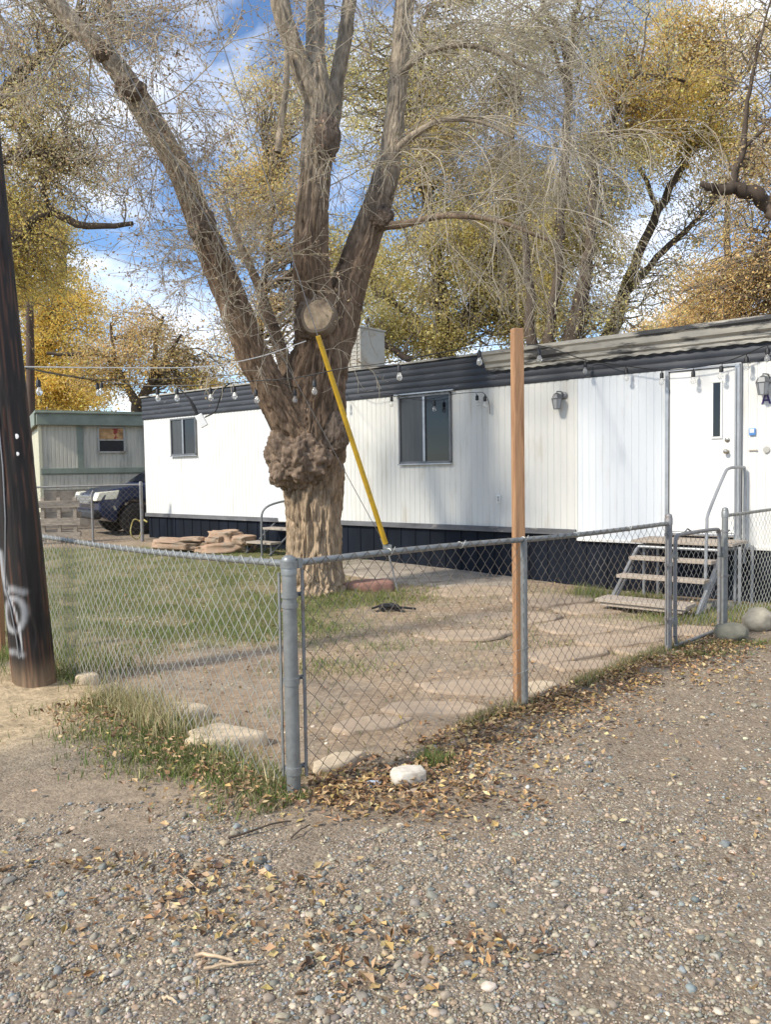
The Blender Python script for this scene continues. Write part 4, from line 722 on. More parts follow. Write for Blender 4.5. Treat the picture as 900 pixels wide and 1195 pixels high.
# ---------------------------------------------------------------- rocks, slabs
IV, IF = ico(4); IV = IV/np.linalg.norm(IV, axis=1, keepdims=True)
def rock(name, loc, dims, rz, m, label, cat, group=None, box=.75, seed=None, rough=.22, tilt=0):
    sd_ = int(rng.integers(0, 9999)) if seed is None else seed; v = np.sign(IV)*np.abs(IV)**box
    v = v*(1+rough*(fbm(IV[:, 0]*1.6+9, IV[:, 1]*1.6+9, IV[:, 2]*1.6+9, sd_, 4)-.5)*2)[:, None]+.05*(fbm(IV[:, 0]*6, IV[:, 1]*6, IV[:, 2]*6, sd_+3, 3)-.5)[:, None]*IV
    v = v*np.array(dims)/2; o = mesh_np(name, v, [IF], m); o.location = tuple(loc); o.rotation_euler = (tilt, tilt*.6, rz); return tag(o, label, cat, group)
def slab(px, py, wx, wy, th, label, m=None, rz=0., grp='flat stones of the yard path', up_=.0, name='flagstone', cat='flagstone'):
    g = G(px, py); sd_ = int(rng.integers(0, 9999)); NT = 40; rings = [(.0, 1), (.5, 1), (.88, 1), (.97, .88), (1.0, .35), (1.0, -1)]
    a = 2*np.pi*np.arange(NT)/NT; nc_ = int(rng.integers(5, 9)); ka = np.sort(rng.uniform(0, 2*np.pi, nc_)+0); ka = np.linspace(0, 2*np.pi, nc_, endpoint=False)+rng.uniform(-.3, .3, nc_); kr = rng.uniform(.78, 1.2, nc_); cx_ = np.cos(ka)*kr; cy_ = np.sin(ka)*kr; rad = np.zeros(NT)
    for q_ in range(nc_):
        p1 = np.array([cx_[q_], cy_[q_]]); p2 = np.array([cx_[(q_+1) % nc_], cy_[(q_+1) % nc_]]); e_ = p2-p1; den = np.cos(a)*e_[1]-np.sin(a)*e_[0]; rr1 = (p1[0]*e_[1]-p1[1]*e_[0])/(den+1e-9); uu = ((np.cos(a)*rr1-p1[0])*e_[0]+(np.sin(a)*rr1-p1[1])*e_[1])/(e_@e_); ok = (rr1 > 0) & (uu >= -.001) & (uu <= 1.001); rad[ok] = rr1[ok]
    rad = np.where(rad <= 0, 1, rad)*(1+.08*(vn(np.cos(a)*4+5, np.sin(a)*4+5, 0, sd_+1)-.5)*2)
    V = []; 
    for r_, h_ in rings:
        x_ = np.cos(a)*rad*r_*wx/2; y_ = np.sin(a)*rad*r_*wy/2; z_ = h_*th/2+.012*(vn(x_*9+3, y_*9+3, 0, sd_+2)-.5)*(h_ > 0); V.append(np.stack([x_, y_, z_], 1))
    V = np.concatenate(V); i = np.arange(len(rings)*NT).reshape(-1, NT); Q = np.stack([i[:-1], np.roll(i[:-1], -1, 1), np.roll(i[1:], -1, 1), i[1:]], -1).reshape(-1, 4)
    o = mesh_np(name, V, [Q], m or M['flag']); o.location = (g[0], g[1], g[2]+th*.12+up_); o.rotation_euler = (rng.normal()*.015, rng.normal()*.015, rz); return tag(o, label, cat, grp)
rock('rock', G(477, 913)+np.array([0, 0, .03]), (.185, .13, .10), .25, M['rock_w'], 'whitish blocky rock lying in the leaves right of the corner post', 'rock', box=.6)
slab(491, 926, .14, .06, .03, 'small flat tan chip of stone just below the whitish rock', grp=None, name='stone_chip', cat='stone')
rock('rock', G(855, 748)+np.array([0, .02, .07]), (.30, .26, .20), .1, M['rock_g'], 'dark grey green boulder against the foot of the right gate post', 'rock', 'boulders by the gate', box=.9)
rock('rock', G(886, 735)+np.array([.02, .04, .09]), (.34, .30, .26), 1.1, M['rock_p'], 'pale grey boulder behind the fence right of the gate', 'rock', 'boulders by the gate', box=.9)
rock('rock', G(840, 712)+np.array([0, .0, .03]), (.35, .3, .16), .4, M['rock_g'], 'low brown stone in the weeds beyond the gate near the handrail', 'rock', 'boulders by the gate', box=.9)
slab(432, 688, .72, .55, .16, 'reddish raised stone slab at the right foot of the big tree', M['rock_r'], .1, None, .02, 'stone_slab', 'stone')
for px, py, wx, wy, th, rz, lb in ((203, 838, .44, .34, .13, .1, 'buff stone under the side fence, nearer the utility pole'), (262, 868, .52, .36, .12, -.2, 'larger buff stone under the side fence, nearer the corner post'), (101, 797, .18, .14, .12, 0, 'small grey stone in the weeds at the foot of the utility pole'), (395, 893, .42, .22, .07, .75, 'pale flat stone under the front fence next to the corner post'), (625, 806, .55, .26, .06, .7, 'pinkish flat stone under the front fence behind the line post')):
    slab(px, py, wx, wy, th, lb, M['rock_b'], rz, 'flat stones under the fence', .0, 'flat_stone', 'stone')
PATH = [(560, 690, 1.1, .8, 'far'), (640, 700, 1.0, .75, ''), (690, 712, .9, .55, ''), (600, 722, 1.1, .6, ''), (670, 732, .9, .55, ''), (735, 728, .8, .5, ''), (540, 742, .9, .5, ''), (720, 748, .75, .4, ''), (755, 762, .5, .3, ''), (700, 778, .75, .3, ''), (660, 765, .6, .35, ''), (770, 742, .55, .3, ''), (815, 738, .6, .4, ''), (560, 805, .9, .35, ''), (500, 828, .7, .3, ''), (430, 848, .5, .25, '')]
PL = ['broad buff flagstone farthest from the fence, left of the steps', 'buff flagstone behind the cedar post in line with the small treads', 'flagstone nearest the left end of the bottom step', 'wide flagstone crossing behind the wooden post at mid yard', 'flagstone in the middle of the path between post and gate', 'flagstone directly below the bottom step board', 'dusty flagstone left of the wooden post, half sunk in dirt', 'flagstone in the path left of the left gate post', 'small flagstone touching the foot of the left gate post', 'long narrow flagstone along the fence left of the gate', 'sunken flagstone between the fence line post and gate', 'flagstone beside the left gate post towards the steps', 'flagstone seen through the gate mesh', 'dusty slab behind the fence just left of the line post', 'long sunken slab behind the middle of the front fence', 'sunken slab behind the fence nearest the corner post']
for (px, py, wx, wy, _), lb in zip(PATH, PL): slab(px, py, wx*1.28, wy*1.28, .034, lb, None, rng.uniform(-.2, .5), up_=.002)
ua = [G(x_, y_)[:2] for x_, y_ in ((340, 652), (420, 653), (500, 658), (570, 664), (610, 672))]; ub = [G(x_, y_)[:2] for x_, y_ in ((330, 662), (405, 672), (470, 682), (545, 688), (600, 684))]
nu, nw_ = 90, 24; ta = np.linspace(0, 4, nu); A_ = np.stack([np.interp(ta, range(5), [q[i_] for q in ua]) for i_ in (0, 1)], 1); B_ = np.stack([np.interp(ta, range(5), [q[i_] for q in ub]) for i_ in (0, 1)], 1)
tw_ = np.linspace(0, 1, nw_)[None, :, None]; XY = A_[:, None]*(1-tw_)+B_[:, None]*tw_; XY = XY+.04*(vn(XY[..., :1]*5, XY[..., 1:]*5, 0, 3)-.5)
Zp = height(XY[..., 0], XY[..., 1])+.022; Zp[:, 0] -= .05; Zp[:, -1] -= .05; Zp[0] -= .05; Zp[-1] -= .05; i = np.arange(nu*nw_).reshape(nu, nw_)
co = mesh_np('path', np.concatenate([XY, Zp[..., None]], 2).reshape(-1, 3), [np.stack([i[:-1, :-1], i[:-1, 1:], i[1:, 1:], i[1:, :-1]], -1).reshape(-1, 4)], M['conc']); tag(co, 'dusty grey concrete walk along the mobile home', 'path', kind='structure')
RP = [((205, 634), (.85, .45, .14), 'long flat tan rock at the left end of the rock pile'), ((219, 630), (.55, .4, .12), 'flat rock stacked on the left end of the pile'), ((194, 639), (.45, .3, .10), 'small low slab at the left foot of the rock pile'), ((226, 639), (.5, .35, .1), 'thin slab between the two heaps of the pile'), ((240, 640), (.5, .4, .16), 'rounded brown rock left below the big block'), ((262, 640), (.85, .5, .24), 'wide rock carrying the big block'), ((281, 640), (.5, .4, .15), 'reddish rock on the right foot of the pile'), ((263, 626), (.62, .45, .28), 'big pinkish block on top of the rock pile'), ((284, 630), (.4, .4, .2), 'small rock right of the big top block'), ((252, 630), (.3, .3, .18), 'small tan rock left of the big top block')]
for (p_, dm, lb) in RP:
    gg = G(p_[0], 644); w_ = P(p_[0], p_[1], gg[1]+rng.uniform(-.1, .15)); w_[2] = max(w_[2], float(height(w_[0], w_[1]))+dm[2]*.3); dm = (dm[0], dm[1], dm[2]*.85); rock('rock', w_, dm, rng.uniform(-.6, .6), M['rock'], lb, 'rock', 'stacked rocks by the mobile home', box=.45, rough=.5, tilt=rng.normal()*.06)
for (a_, c_, r_, lb) in (((238, 1131), (300, 1122), .006, 'straight pale stick lying on the gravel in the foreground'), ((228, 1114), (276, 1122), .007, 'short tan split stick above the longer foreground stick'), ((266, 979), (340, 957), .006, 'thin dark stick on bare dirt left of the corner post'), ((190, 1162), (206, 1172), .005, 'stubby brown twig at the bottom left on the gravel'), ((340, 977), (362, 962), .005, 'crooked dark twig below the corner post'), ((235, 1040), (205, 1020), .003, 'thin curved twig on the gravel left of the leaf patch')):
    A_ = G(*a_, .012); B_ = G(*c_, .02); b = MB(); n_ = 7; b.tube([A_*(1-t)+B_*t+np.array([0, rng.normal()*.004, .006*math.sin(3*t)+rng.normal()*.002]) for t in np.linspace(0, 1, n_)], list(np.linspace(r_, r_*.6, n_)), 6); tag(b.build('stick', M['cut'] if 'dark' not in lb else M['bark2'], None, smooth=True), lb, 'stick', 'sticks on the ground')
b = MB(); g_ = G(433, 917); vv = [(.05*math.cos(a)*(1+.3*math.sin(3*a)), .035*math.sin(a), .012+.014*math.sin(5*a)) for a in np.linspace(0, 2*math.pi, 13)[:-1]]; b.add(vv+[(0, 0, .03)], [(i, (i+1) % 12, 12) for i in range(12)]); o = b.build('wrapper', mat('crumpled_blue_film', (.42, .50, .60), .25, var=.3, vscale=30)); o.location = tuple(g_); tag(o, 'crumpled pale blue wrapper among the leaves near the corner post', 'litter')
b = MB(); g_ = G(456, 713)
for k_ in range(7): b.tube(curve([(rng.normal()*.12, rng.normal()*.05, .0), (rng.normal()*.12, rng.normal()*.05, .07), (rng.normal()*.14, rng.normal()*.05, .03)], 4), .014, 6)
o = b.build('rag', M['black'], None, smooth=True); o.location = tuple(g_); tag(o, 'tangled black rag lying in weeds right of the big tree', 'litter')
#TREES
# ---------------------------------------------------------------- the big elm
def px2m(r, Y): return r*Y/F
def limb(pts, sides=40, step=.03, amp=.06, fq=5., ex=[], seed=1, col=None, buried=0):
    c = np.array([P(a, b, Y) for a, b, Y, r in pts]); rad = np.array([px2m(r*(.90 if b < 460 else .95), Y) for a, b, Y, r in pts])
    cc = curve([np.append(p, q) for p, q in zip(c, rad)], 24); d = np.concatenate([[0], np.cumsum(np.linalg.norm(np.diff(cc[:, :3], axis=0), axis=1))])
    n_ = max(int(d[-1]/step), 6); dd = np.linspace(0, d[-1], n_); cc = np.stack([np.interp(dd, d, cc[:, i]) for i in range(4)], 1)
    Cn = cc[:, :3]; R_ = cc[:, 3]; Tn = np.gradient(Cn, axis=0); Tn /= np.linalg.norm(Tn, axis=1, keepdims=True)
    Us = np.zeros_like(Cn); u = np.cross(Tn[0], [0, 1., 0]); u /= np.linalg.norm(u)
    for i in range(n_): u = u-Tn[i]*(u@Tn[i]); u /= np.linalg.norm(u); Us[i] = u
    Bs = np.cross(Tn, Us); th = 2*np.pi*np.arange(sides)/sides; D_, T_ = np.meshgrid(dd, th, indexing='ij'); RR = np.repeat(R_[:, None], sides, 1)
    circ = fq*RR/.3; X = np.cos(T_)*circ; Y_ = np.sin(T_)*circ
    wob_ = .9*vn(X*.8, Y_*.8, D_*3, seed+9)
    na_ = np.abs(vn(X*1.25+30+wob_, Y_*1.25+30, D_*2.6+wob_, seed)-.5)*2; nb_ = np.abs(vn(X*2.2+50, Y_*2.2+wob_, D_*4.6, seed+4)-.5)*2
    plate = .62*sst(.0, .42, na_)+.38*sst(.0, .45, nb_)+.25*(fbm(X*4, Y_*4, D_*14, seed+5, 2)-.5)
    low = fbm(X*.35+9, Y_*.35, D_*1.3, seed+20, 3)-.5
    disp = RR*.16*low+amp*.44*np.minimum(RR/.36, 1.)*(plate-.72)
    Rf = RR+disp
    V = Cn[:, None]+(Rf*np.cos(T_))[..., None]*Us[:, None]+(Rf*np.sin(T_))[..., None]*Bs[:, None]
    i = np.arange(n_*sides).reshape(n_, sides); Q = np.stack([i[:-1], np.roll(i[:-1], -1, 1), np.roll(i[1:], -1, 1), i[1:]], -1).reshape(-1, 4)
    zc = V[..., 2]; k = fbm(V[..., 0]*4, V[..., 1]*4, V[..., 2]*1.5, 40, 3)[..., None]; k2 = fbm(V[..., 0]*14, V[..., 1]*14, V[..., 2]*4, 44, 3)[..., None]
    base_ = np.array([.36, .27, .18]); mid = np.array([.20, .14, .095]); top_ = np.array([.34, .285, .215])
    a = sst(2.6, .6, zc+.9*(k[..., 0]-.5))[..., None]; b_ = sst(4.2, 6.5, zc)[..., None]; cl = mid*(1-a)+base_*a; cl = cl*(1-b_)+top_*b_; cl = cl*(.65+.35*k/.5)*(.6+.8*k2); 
    return V.reshape(-1, 3), Q, cl.reshape(-1, 3)
LIMBS = dict(
 trunk=[(366, 712, 10.5, 60), (366, 698, 10.5, 49), (366, 680, 10.5, 38), (367, 650, 10.5, 34), (367, 600, 10.5, 33.5), (366, 560, 10.5, 37), (362, 525, 10.5, 43), (364, 490, 10.5, 41), (368, 455, 10.5, 39), (372, 420, 10.5, 36), (371, 385, 10.5, 29), (366, 340, 10.5, 25), (363, 290, 10.5, 22), (365, 240, 10.5, 21), (369, 190, 10.5, 20), (372, 150, 10.5, 20), (373, 118, 10.5, 20), (370, 90, 10.5, 15), (368, 60, 10.6, 12), (368, 0, 10.7, 10.5), (372, -80, 10.9, 9), (380, -180, 11, 6)],
 left=[(368, 525, 10.4, 30), (340, 492, 10.3, 26), (318, 458, 10.2, 22), (298, 420, 10.1, 20.5), (281, 378, 10.0, 19.5), (262, 330, 9.9, 18.5), (240, 278, 9.8, 17), (215, 212, 9.7, 15), (186, 157, 9.6, 14.5), (158, 112, 9.5, 15), (127, 68, 9.4, 12), (100, 44, 9.3, 11), (62, -2, 9.2, 10), (20, -60, 9.1, 8), (-40, -140, 9, 5)],
 right=[(376, 440, 10.6, 28), (394, 385, 10.7, 25), (408, 330, 10.8, 22.5), (425, 280, 10.9, 20), (441, 238, 11.0, 18), (455, 185, 11.1, 14.5), (462, 130, 11.2, 12.5), (467, 70, 11.3, 12), (473, 0, 11.4, 11.5), (480, -80, 11.5, 9), (490, -160, 11.6, 6)],
 fork_left=[(372, 125, 10.45, 15), (358, 95, 10.4, 13), (342, 55, 10.35, 12), (328, 10, 10.3, 12), (318, -50, 10.2, 10), (300, -140, 10, 7)],
 fork_right=[(378, 170, 10.6, 12), (388, 140, 10.7, 10), (393, 95, 10.8, 9.5), (401, 50, 10.9, 9.5), (408, 5, 11, 9), (420, -80, 11.1, 6)],
 back=[(352, 475, 10.8, 14), (338, 440, 11.0, 10), (326, 405, 11.1, 8.5), (314, 370, 11.2, 7.5), (300, 330, 11.3, 6), (280, 285, 11.4, 4), (262, 240, 11.5, 2.5)],
 hang=[(335, 60, 10.2, 3), (334, 100, 10.2, 4.5), (329, 140, 10.2, 4.5), (324, 178, 10.2, 5)],
 up1=[(122, 66, 9.5, 6), (130, 35, 9.5, 4.5), (126, 0, 9.5, 3.5), (120, -60, 9.5, 2)],
 side=[(456, 190, 11.1, 6), (468, 170, 11, 5.5), (495, 150, 10.8, 4), (520, 140, 10.6, 3.2), (560, 142, 10.4, 2.6), (600, 160, 10.2, 2)],
 side2=[(440, 262, 10.9, 7), (470, 262, 10.6, 5), (520, 252, 10.3, 4), (580, 258, 10.1, 3), (640, 280, 9.9, 2.2)],
 side3=[(462, 90, 11.2, 5), (500, 60, 11, 4), (560, 55, 10.8, 3), (640, 90, 10.5, 2)])
TB = np.array([P(366, 695, 10.5)[0], 10.5, 0]); TB[2] = float(height(TB[0], TB[1]))
elm = empty('elm_tree', TB, 0, 'big bare barked elm with bulging burl and sawn limb scar in the fenced yard', 'tree')
Vs = []; Qs = []; Cs = []; b0 = 0
for i_, (nm, pts) in enumerate(LIMBS.items()):
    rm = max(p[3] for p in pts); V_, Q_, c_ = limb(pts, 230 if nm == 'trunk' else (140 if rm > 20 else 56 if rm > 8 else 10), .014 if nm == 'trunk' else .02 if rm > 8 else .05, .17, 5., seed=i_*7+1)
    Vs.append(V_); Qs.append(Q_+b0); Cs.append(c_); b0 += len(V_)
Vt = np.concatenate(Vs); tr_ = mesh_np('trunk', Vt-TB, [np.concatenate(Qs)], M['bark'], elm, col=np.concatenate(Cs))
v, f = ico(6); v = v/np.linalg.norm(v, axis=1, keepdims=True)                                                # the burl
bc = P(352, 536, 10.3); bd_ = np.array([px2m(36, 10.3), .38, px2m(37, 10.3)])
nb = fbm(v[:, 0]*3.2+9, v[:, 1]*3.2+9, v[:, 2]*3.2+9, 5, 3)-.5; nb2 = 1-2*np.abs(vn(v[:, 0]*8+9, v[:, 1]*8+9, v[:, 2]*8+9, 8)-.5); nb3 = 1-2*np.abs(vn(v[:, 0]*17+9, v[:, 1]*17+9, v[:, 2]*17+9, 9)-.5)
vb = v*bd_*(1+.75*nb+.09*(np.abs(vn(v[:, 0]*6+9, v[:, 1]*6+9, v[:, 2]*6+9, 18)-.5)*2)+.07*(np.abs(vn(v[:, 0]*14+9, v[:, 1]*14+9, v[:, 2]*9+9, 8)-.5)*2)+.05*(fbm(v[:, 0]*30+9, v[:, 1]*30+9, v[:, 2]*20+9, 8, 2)-.5))[:, None]
cb_ = np.array([.205, .15, .108])*(.5+1.0*fbm(v[:, 0]*7, v[:, 1]*7, v[:, 2]*7, 2, 3))[:, None]
mesh_np('burl', vb+bc-TB, [f], M['bark'], elm, col=cb_)
for (px, py, Y, rx, rz_) in ((326, 530, 10.3, 9, 7), (391, 505, 10.25, 16, 26), (153, 106, 9.4, 17, 14), (382, 160, 10.3, 14, 26), (446, 255, 10.8, 14, 14), (366, 375, 10.3, 22, 26), (236, 262, 9.7, 15, 20), (121, 62, 9.35, 12, 10)):
    c_ = P(px, py, Y); nb = fbm(v[:, 0]*2.5+px, v[:, 1]*2.5, v[:, 2]*2.5+9, 5, 4)-.5; vv_ = v*np.array([px2m(rx, Y), px2m(rx, Y), px2m(rz_, Y)])*(1+.6*nb)[:, None]; idx = slice(None)
    mesh_np('knot', vv_+c_-TB, [f], M['bark'], elm, col=np.array([.17, .13, .10])*(.5+1.0*fbm(v[:, 0]*7, v[:, 1]*7, v[:, 2]*7, 2, 3))[:, None])
# sawn scar: short collar and pale cut face turned to the road
cc_ = P(371, 368, 10.02); nd = np.array([-.05, -1, .06]); nd = Vector(nd).normalized(); Mq = nd.to_track_quat('Z', 'Y').to_matrix().to_4x4()
b = MB(); na = 36; rim = [1+.10*math.sin(2*a*2*math.pi/na+1)+.02*math.sin(5*a*2*math.pi/na) for a in range(na)]
def disc(z, r): return [Mq @ Vector((r*rim[a]*.95*math.cos(2*math.pi*a/na), r*rim[a]*1.18*math.sin(2*math.pi*a/na), z)) for a in range(na)]
rr_ = [(-.25, .22), (-.02, .215), (.025, .205), (.03, .18), (.012, .165)]; vv = []
for z_, r_ in rr_: vv += [q+Vector(cc_-TB) for q in disc(z_, r_)]
b.add(vv, [(i*na+k, i*na+(k+1) % na, (i+1)*na+(k+1) % na, (i+1)*na+k) for i in range(4) for k in range(na)]); b.build('scar_collar', M['bark3'], elm, smooth=True)
b = MB(); vv = []
for z_, r_ in ((.0, .19), (.022, .175), (.03, .10), (.026, .002)): vv += [q+Vector(cc_-TB) for q in disc(z_, r_)]
b.add(vv, [(i*na+k, i*na+(k+1) % na, (i+1)*na+(k+1) % na, (i+1)*na+k) for i in range(3) for k in range(na)]); b.build('cut_face', M['cut'], elm, smooth=True)
# twigs
def limb_pts(names, n, lo=.0, hi=1.):
    o = []
    for q in range(n):
        pts = LIMBS[names[rng.integers(0, len(names))]]; u = rng.uniform(lo, hi)*(len(pts)-1); i = min(int(u), len(pts)-2); f_ = u-i; a = np.array(pts[i])*(1-f_)+np.array(pts[i+1])*f_
        o.append(P(a[0], a[1], a[2]))
    return np.array(o)
TW_ = []; TIPS = []
def family(S, D, L, grav, r0, n1, n2, l1, l2, wob=.5, g1=None, tips=True, sp=.9, lo2=.2):
    def keep(Q_): return ~(((Q_[..., 2] < 3.35) & (Q_[..., 0] > .45)) | ((Q_[..., 2] < 2.5) & (Q_[..., 1] < 13))).any(1)
    A, Ra = twigs(S, D, L, 12, grav, wob, r0, r0*.3); k_ = keep(A); A = A[k_]; Ra = Ra[k_]; grav = np.mean(grav); TW_.append(tubes(A, Ra, 5))
    S1, D1 = children(A, n1, .2, 1., sp, .1); B_, Rb = twigs(S1, D1, rng.uniform(*l1, len(S1)), 9, (g1 if g1 is not None else np.mean(grav)), wob*1.4, .0052, .0028); k_ = keep(B_); B_ = B_[k_]; Rb = Rb[k_]; TW_.append(tubes(B_, Rb, 3))
    S2, D2 = children(B_, n2, lo2, 1., sp, .0); C_, Rc = twigs(S2, D2, rng.uniform(*l2, len(S2)), 6, (g1 if g1 is not None else np.mean(grav)), wob*1.6, .0038, .0024); k_ = keep(C_); C_ = C_[k_]; Rc = Rc[k_]; TW_.append(tubes(C_, Rc, 3))
    if tips: TIPS.append(np.concatenate([C_[:, 2:].reshape(-1, 3), B_[:, 3:].reshape(-1, 3)]))
n = 66; S = limb_pts(['right', 'side', 'side2', 'side3'], n, .25, .8); D = np.stack([rng.uniform(.5, 1.3, n), rng.normal(size=n)*.45-.15, rng.uniform(.0, 1.1, n)], 1)
family(S, D, rng.uniform(1.8, 3.7, n), rng.uniform(.35, .9, n), .010, 11, 4, (.6, 1.5), (.25, .6), .35, g1=.8, tips=False)
n = 18; S = limb_pts(['trunk', 'right'], n, .42, .75); D = np.stack([rng.normal(size=n)*.9, rng.uniform(-1, .2, n), rng.uniform(-.3, .7, n)], 1); family(S, D, rng.uniform(.7, 1.7, n), .5, .007, 8, 3, (.3, .9), (.15, .4), .6, tips=False)
n = 46; S = limb_pts(['left', 'back', 'left'], n, .22, .9); D = np.stack([rng.normal(size=n)*.9-.1, rng.normal(size=n)*.6-.2, rng.uniform(-.2, 1.1, n)], 1); family(S, D, rng.uniform(.7, 1.9, n), .35, .008, 10, 4, (.3, 1.0), (.15, .45), .6)
n = 34; S = limb_pts(['trunk', 'fork_left', 'fork_right', 'right', 'up1'], n, .6, .95); D = np.stack([rng.normal(size=n)*.9, rng.normal(size=n)*.6, rng.uniform(-.1, .9, n)], 1); family(S, D, rng.uniform(.9, 2.2, n), .35, .009, 10, 3, (.4, 1.1), (.2, .5), .5)
n = 18; S = limb_pts(['left'], n, .6, 1.); D = np.stack([rng.uniform(-1.2, .9, n), rng.normal(size=n)*.6, rng.uniform(-.9, .5, n)], 1); family(S, D, rng.uniform(1., 2.4, n), .6, .009, 10, 4, (.4, 1.1), (.2, .5), .5)
n = 16; S = limb_pts(['left', 'trunk'], n, .15, .45)+np.array([0, -.25, 0]); D = np.stack([rng.normal(size=n), rng.uniform(-.9, -.1, n), rng.uniform(-.6, .4, n)], 1); family(S, D, rng.uniform(.4, 1.1, n), .9, .005, 5, 2, (.25, .6), (.12, .3), .9, tips=False)
Vw, Qw = join(TW_); mesh_np('twigs', Vw-TB, [Qw], M['twig'], elm)
tp = np.concatenate(TIPS); tp = tp[rng.uniform(size=len(tp)) < .62]; tp = tp+rng.normal(size=tp.shape)*.025; m_ = len(tp)
PG = 1.5
DRY = [(.30, .215, .15), (.24, .17, .12), (.36, .27, .18), (.20, .14, .10), (.28, .23, .14), (.33, .27, .16)]
Vl, Fl = scatter(LEAF_V, LEAF_F, tp-TB, rng.uniform(.024, .052, m_), rots(m_)); mesh_np('leaves', Vl, [Fl], M['leaf'], elm, col=np.repeat(pal(DRY, m_, .25), 5, 0), smooth=False)
print('elm leaves', m_, 'twig faces', len(Qw))
# ---------------------------------------------------------------- trees beyond the homes
GOLD = [(.42, .30, .075), (.48, .35, .09), (.36, .28, .08), (.40, .27, .08), (.31, .25, .08)]; OLIVE = [(.30, .26, .10), (.36, .30, .11), (.25, .23, .10), (.38, .31, .12), (.32, .28, .15)]
TANL = [(.36, .28, .16), (.30, .24, .14), (.40, .32, .20), (.26, .22, .13), (.42, .32, .14)]; AMBER = [(.46, .30, .12), (.42, .29, .14), (.38, .28, .14), (.50, .36, .15), (.34, .25, .13)]; GREY = [(.28, .27, .16), (.34, .31, .20), (.24, .235, .14), (.38, .33, .19)]
def tree(label, basepx, limbs, blobs, group='trees beyond the homes', lsz=.11, name='cottonwood_tree', twr=.012, bark=None):
    lp = []; parts_ = []; allp = []
    for pts in limbs:
        c = np.array([P(a, b_, Y) for a, b_, Y, r in pts]); rad = np.array([px2m(r, Y) for a, b_, Y, r in pts]); cc = curve([np.append(p, q) for p, q in zip(c, rad)], 5); j = rng.normal(size=(len(cc), 3))*np.minimum(cc[:, 3:4]*.25, .03); j[0] = 0
        b_ = cc[:, :3]+j; parts_.append(tubes(b_[None], cc[None, :, 3], 9)); allp.append(cc)
    AP = np.concatenate(allp); bs = P(*basepx); bs[2] = float(height(bs[0], bs[1])); root = empty(name, bs, 0, label, 'tree', group)
    k = np.argmin(AP[:, 2]); st_ = np.array([AP[k, :3], (AP[k, :3]+bs)/2+np.array([.1, 0, 0]), bs-np.array([0, 0, .3])]); nl = len(parts_); stem = (tubes(st_[None], np.array([[AP[k, 3], AP[k, 3]*1.4, AP[k, 3]*1.9]]), 10))
    LV = []; LC = []
    for (px, py, Y, rx, ry, nc, per, cols, sg) in blobs:
        c = P(px, py, Y); u = rng.normal(size=(nc, 3)); u /= np.linalg.norm(u, axis=1, keepdims=True); u *= rng.uniform(size=(nc, 1))**.42
        ce = c+u*np.array([px2m(rx, Y), min(px2m(rx, Y)*.7, 3.), px2m(ry, Y)])
        far_ = np.linalg.norm(ce[:, None]-AP[None, :, :3], axis=2); pen = far_+np.maximum(AP[None, :, 2]-ce[:, None, 2], 0)*1.5; q = np.argmin(pen, 1); s0 = AP[q, :3]; L_ = np.linalg.norm(ce-s0, axis=1)
        t = np.linspace(0, 1, 9)[None, :, None]; sag = np.stack([0*L_, 0*L_, L_*.16], 1)[:, None]*np.sin(np.pi*t); wv = rng.normal(size=(nc, 9, 3))*.05*L_[:, None, None]; wv[:, 0] = 0
        br = s0[:, None]*(1-t)+ce[:, None]*t+sag+wv; r0_ = np.minimum(.012+.012*L_, AP[q, 3]*.6); rd = r0_[:, None]*(1-t[..., 0])+.008*t[..., 0]; parts_.append(tubes(br, rd, 4))
        S1, D1 = children(br, 4, .45, 1., 1.0, .2); tw, Rt = twigs(S1, D1, rng.uniform(.5, 1.3, len(S1)), 6, .15, .5, twr, .005); parts_.append(tubes(tw, Rt, 3))
        nper = rng.poisson(per*2.35, nc)*(rng.uniform(size=nc) < .88); ii = np.repeat(np.arange(nc), nper); m1 = len(ii)//2
        lpz = ce[ii]+rng.normal(size=(len(ii), 3))*sg*rng.uniform(.5, 1.3, (nc, 1))[ii]*np.array([.84, .84, .62]); tws = rng.integers(0, len(tw), m1); tk = rng.integers(1, 6, m1); lpz[:m1] = tw[tws, tk]+rng.normal(size=(m1, 3))*.16
        cj = pal(cols, len(ii), .15)*(.82+.36*rng.uniform(size=(nc, 1))[ii]); LV.append(lpz); LC.append(cj)
    V_, Q_ = join(parts_[:nl]+[stem]); mesh_np('trunk', V_-bs, [Q_], bark or M['bark2'], root); V_, Q_ = join(parts_[nl:]); mesh_np('branches', V_-bs, [Q_], M['bark3'], root)
    lpz = np.concatenate(LV); m_ = len(lpz); Vl, Fl = scatter(LQ_V, LQ_F, lpz-bs, lsz*.68*np.exp(rng.normal(size=m_)*.3), rots(m_)); mesh_np('crown', Vl, [Fl], M['leaf'], root, col=np.repeat(np.concatenate(LC), 4, 0), smooth=False)
    return m_
tot = 0; PG = 2.0
tot += tree('golden cottonwood behind the green trimmed trailer at the far left', (20, 600, 31), [[(20, 560, 31, 12), (35, 460, 31, 10), (60, 380, 31, 7), (75, 300, 31, 4)], [(30, 470, 31, 7), (5, 380, 31, 6), (-20, 280, 31, 4)]],
 [(60, 400, 31, 78, 85, 85, 260, GOLD, .55), (-10, 330, 31, 70, 120, 60, 200, GOLD, .6), (25, 290, 32, 60, 60, 40, 170, GOLD+OLIVE, .55), (70, 460, 30, 50, 25, 30, 240, GOLD, .4)])
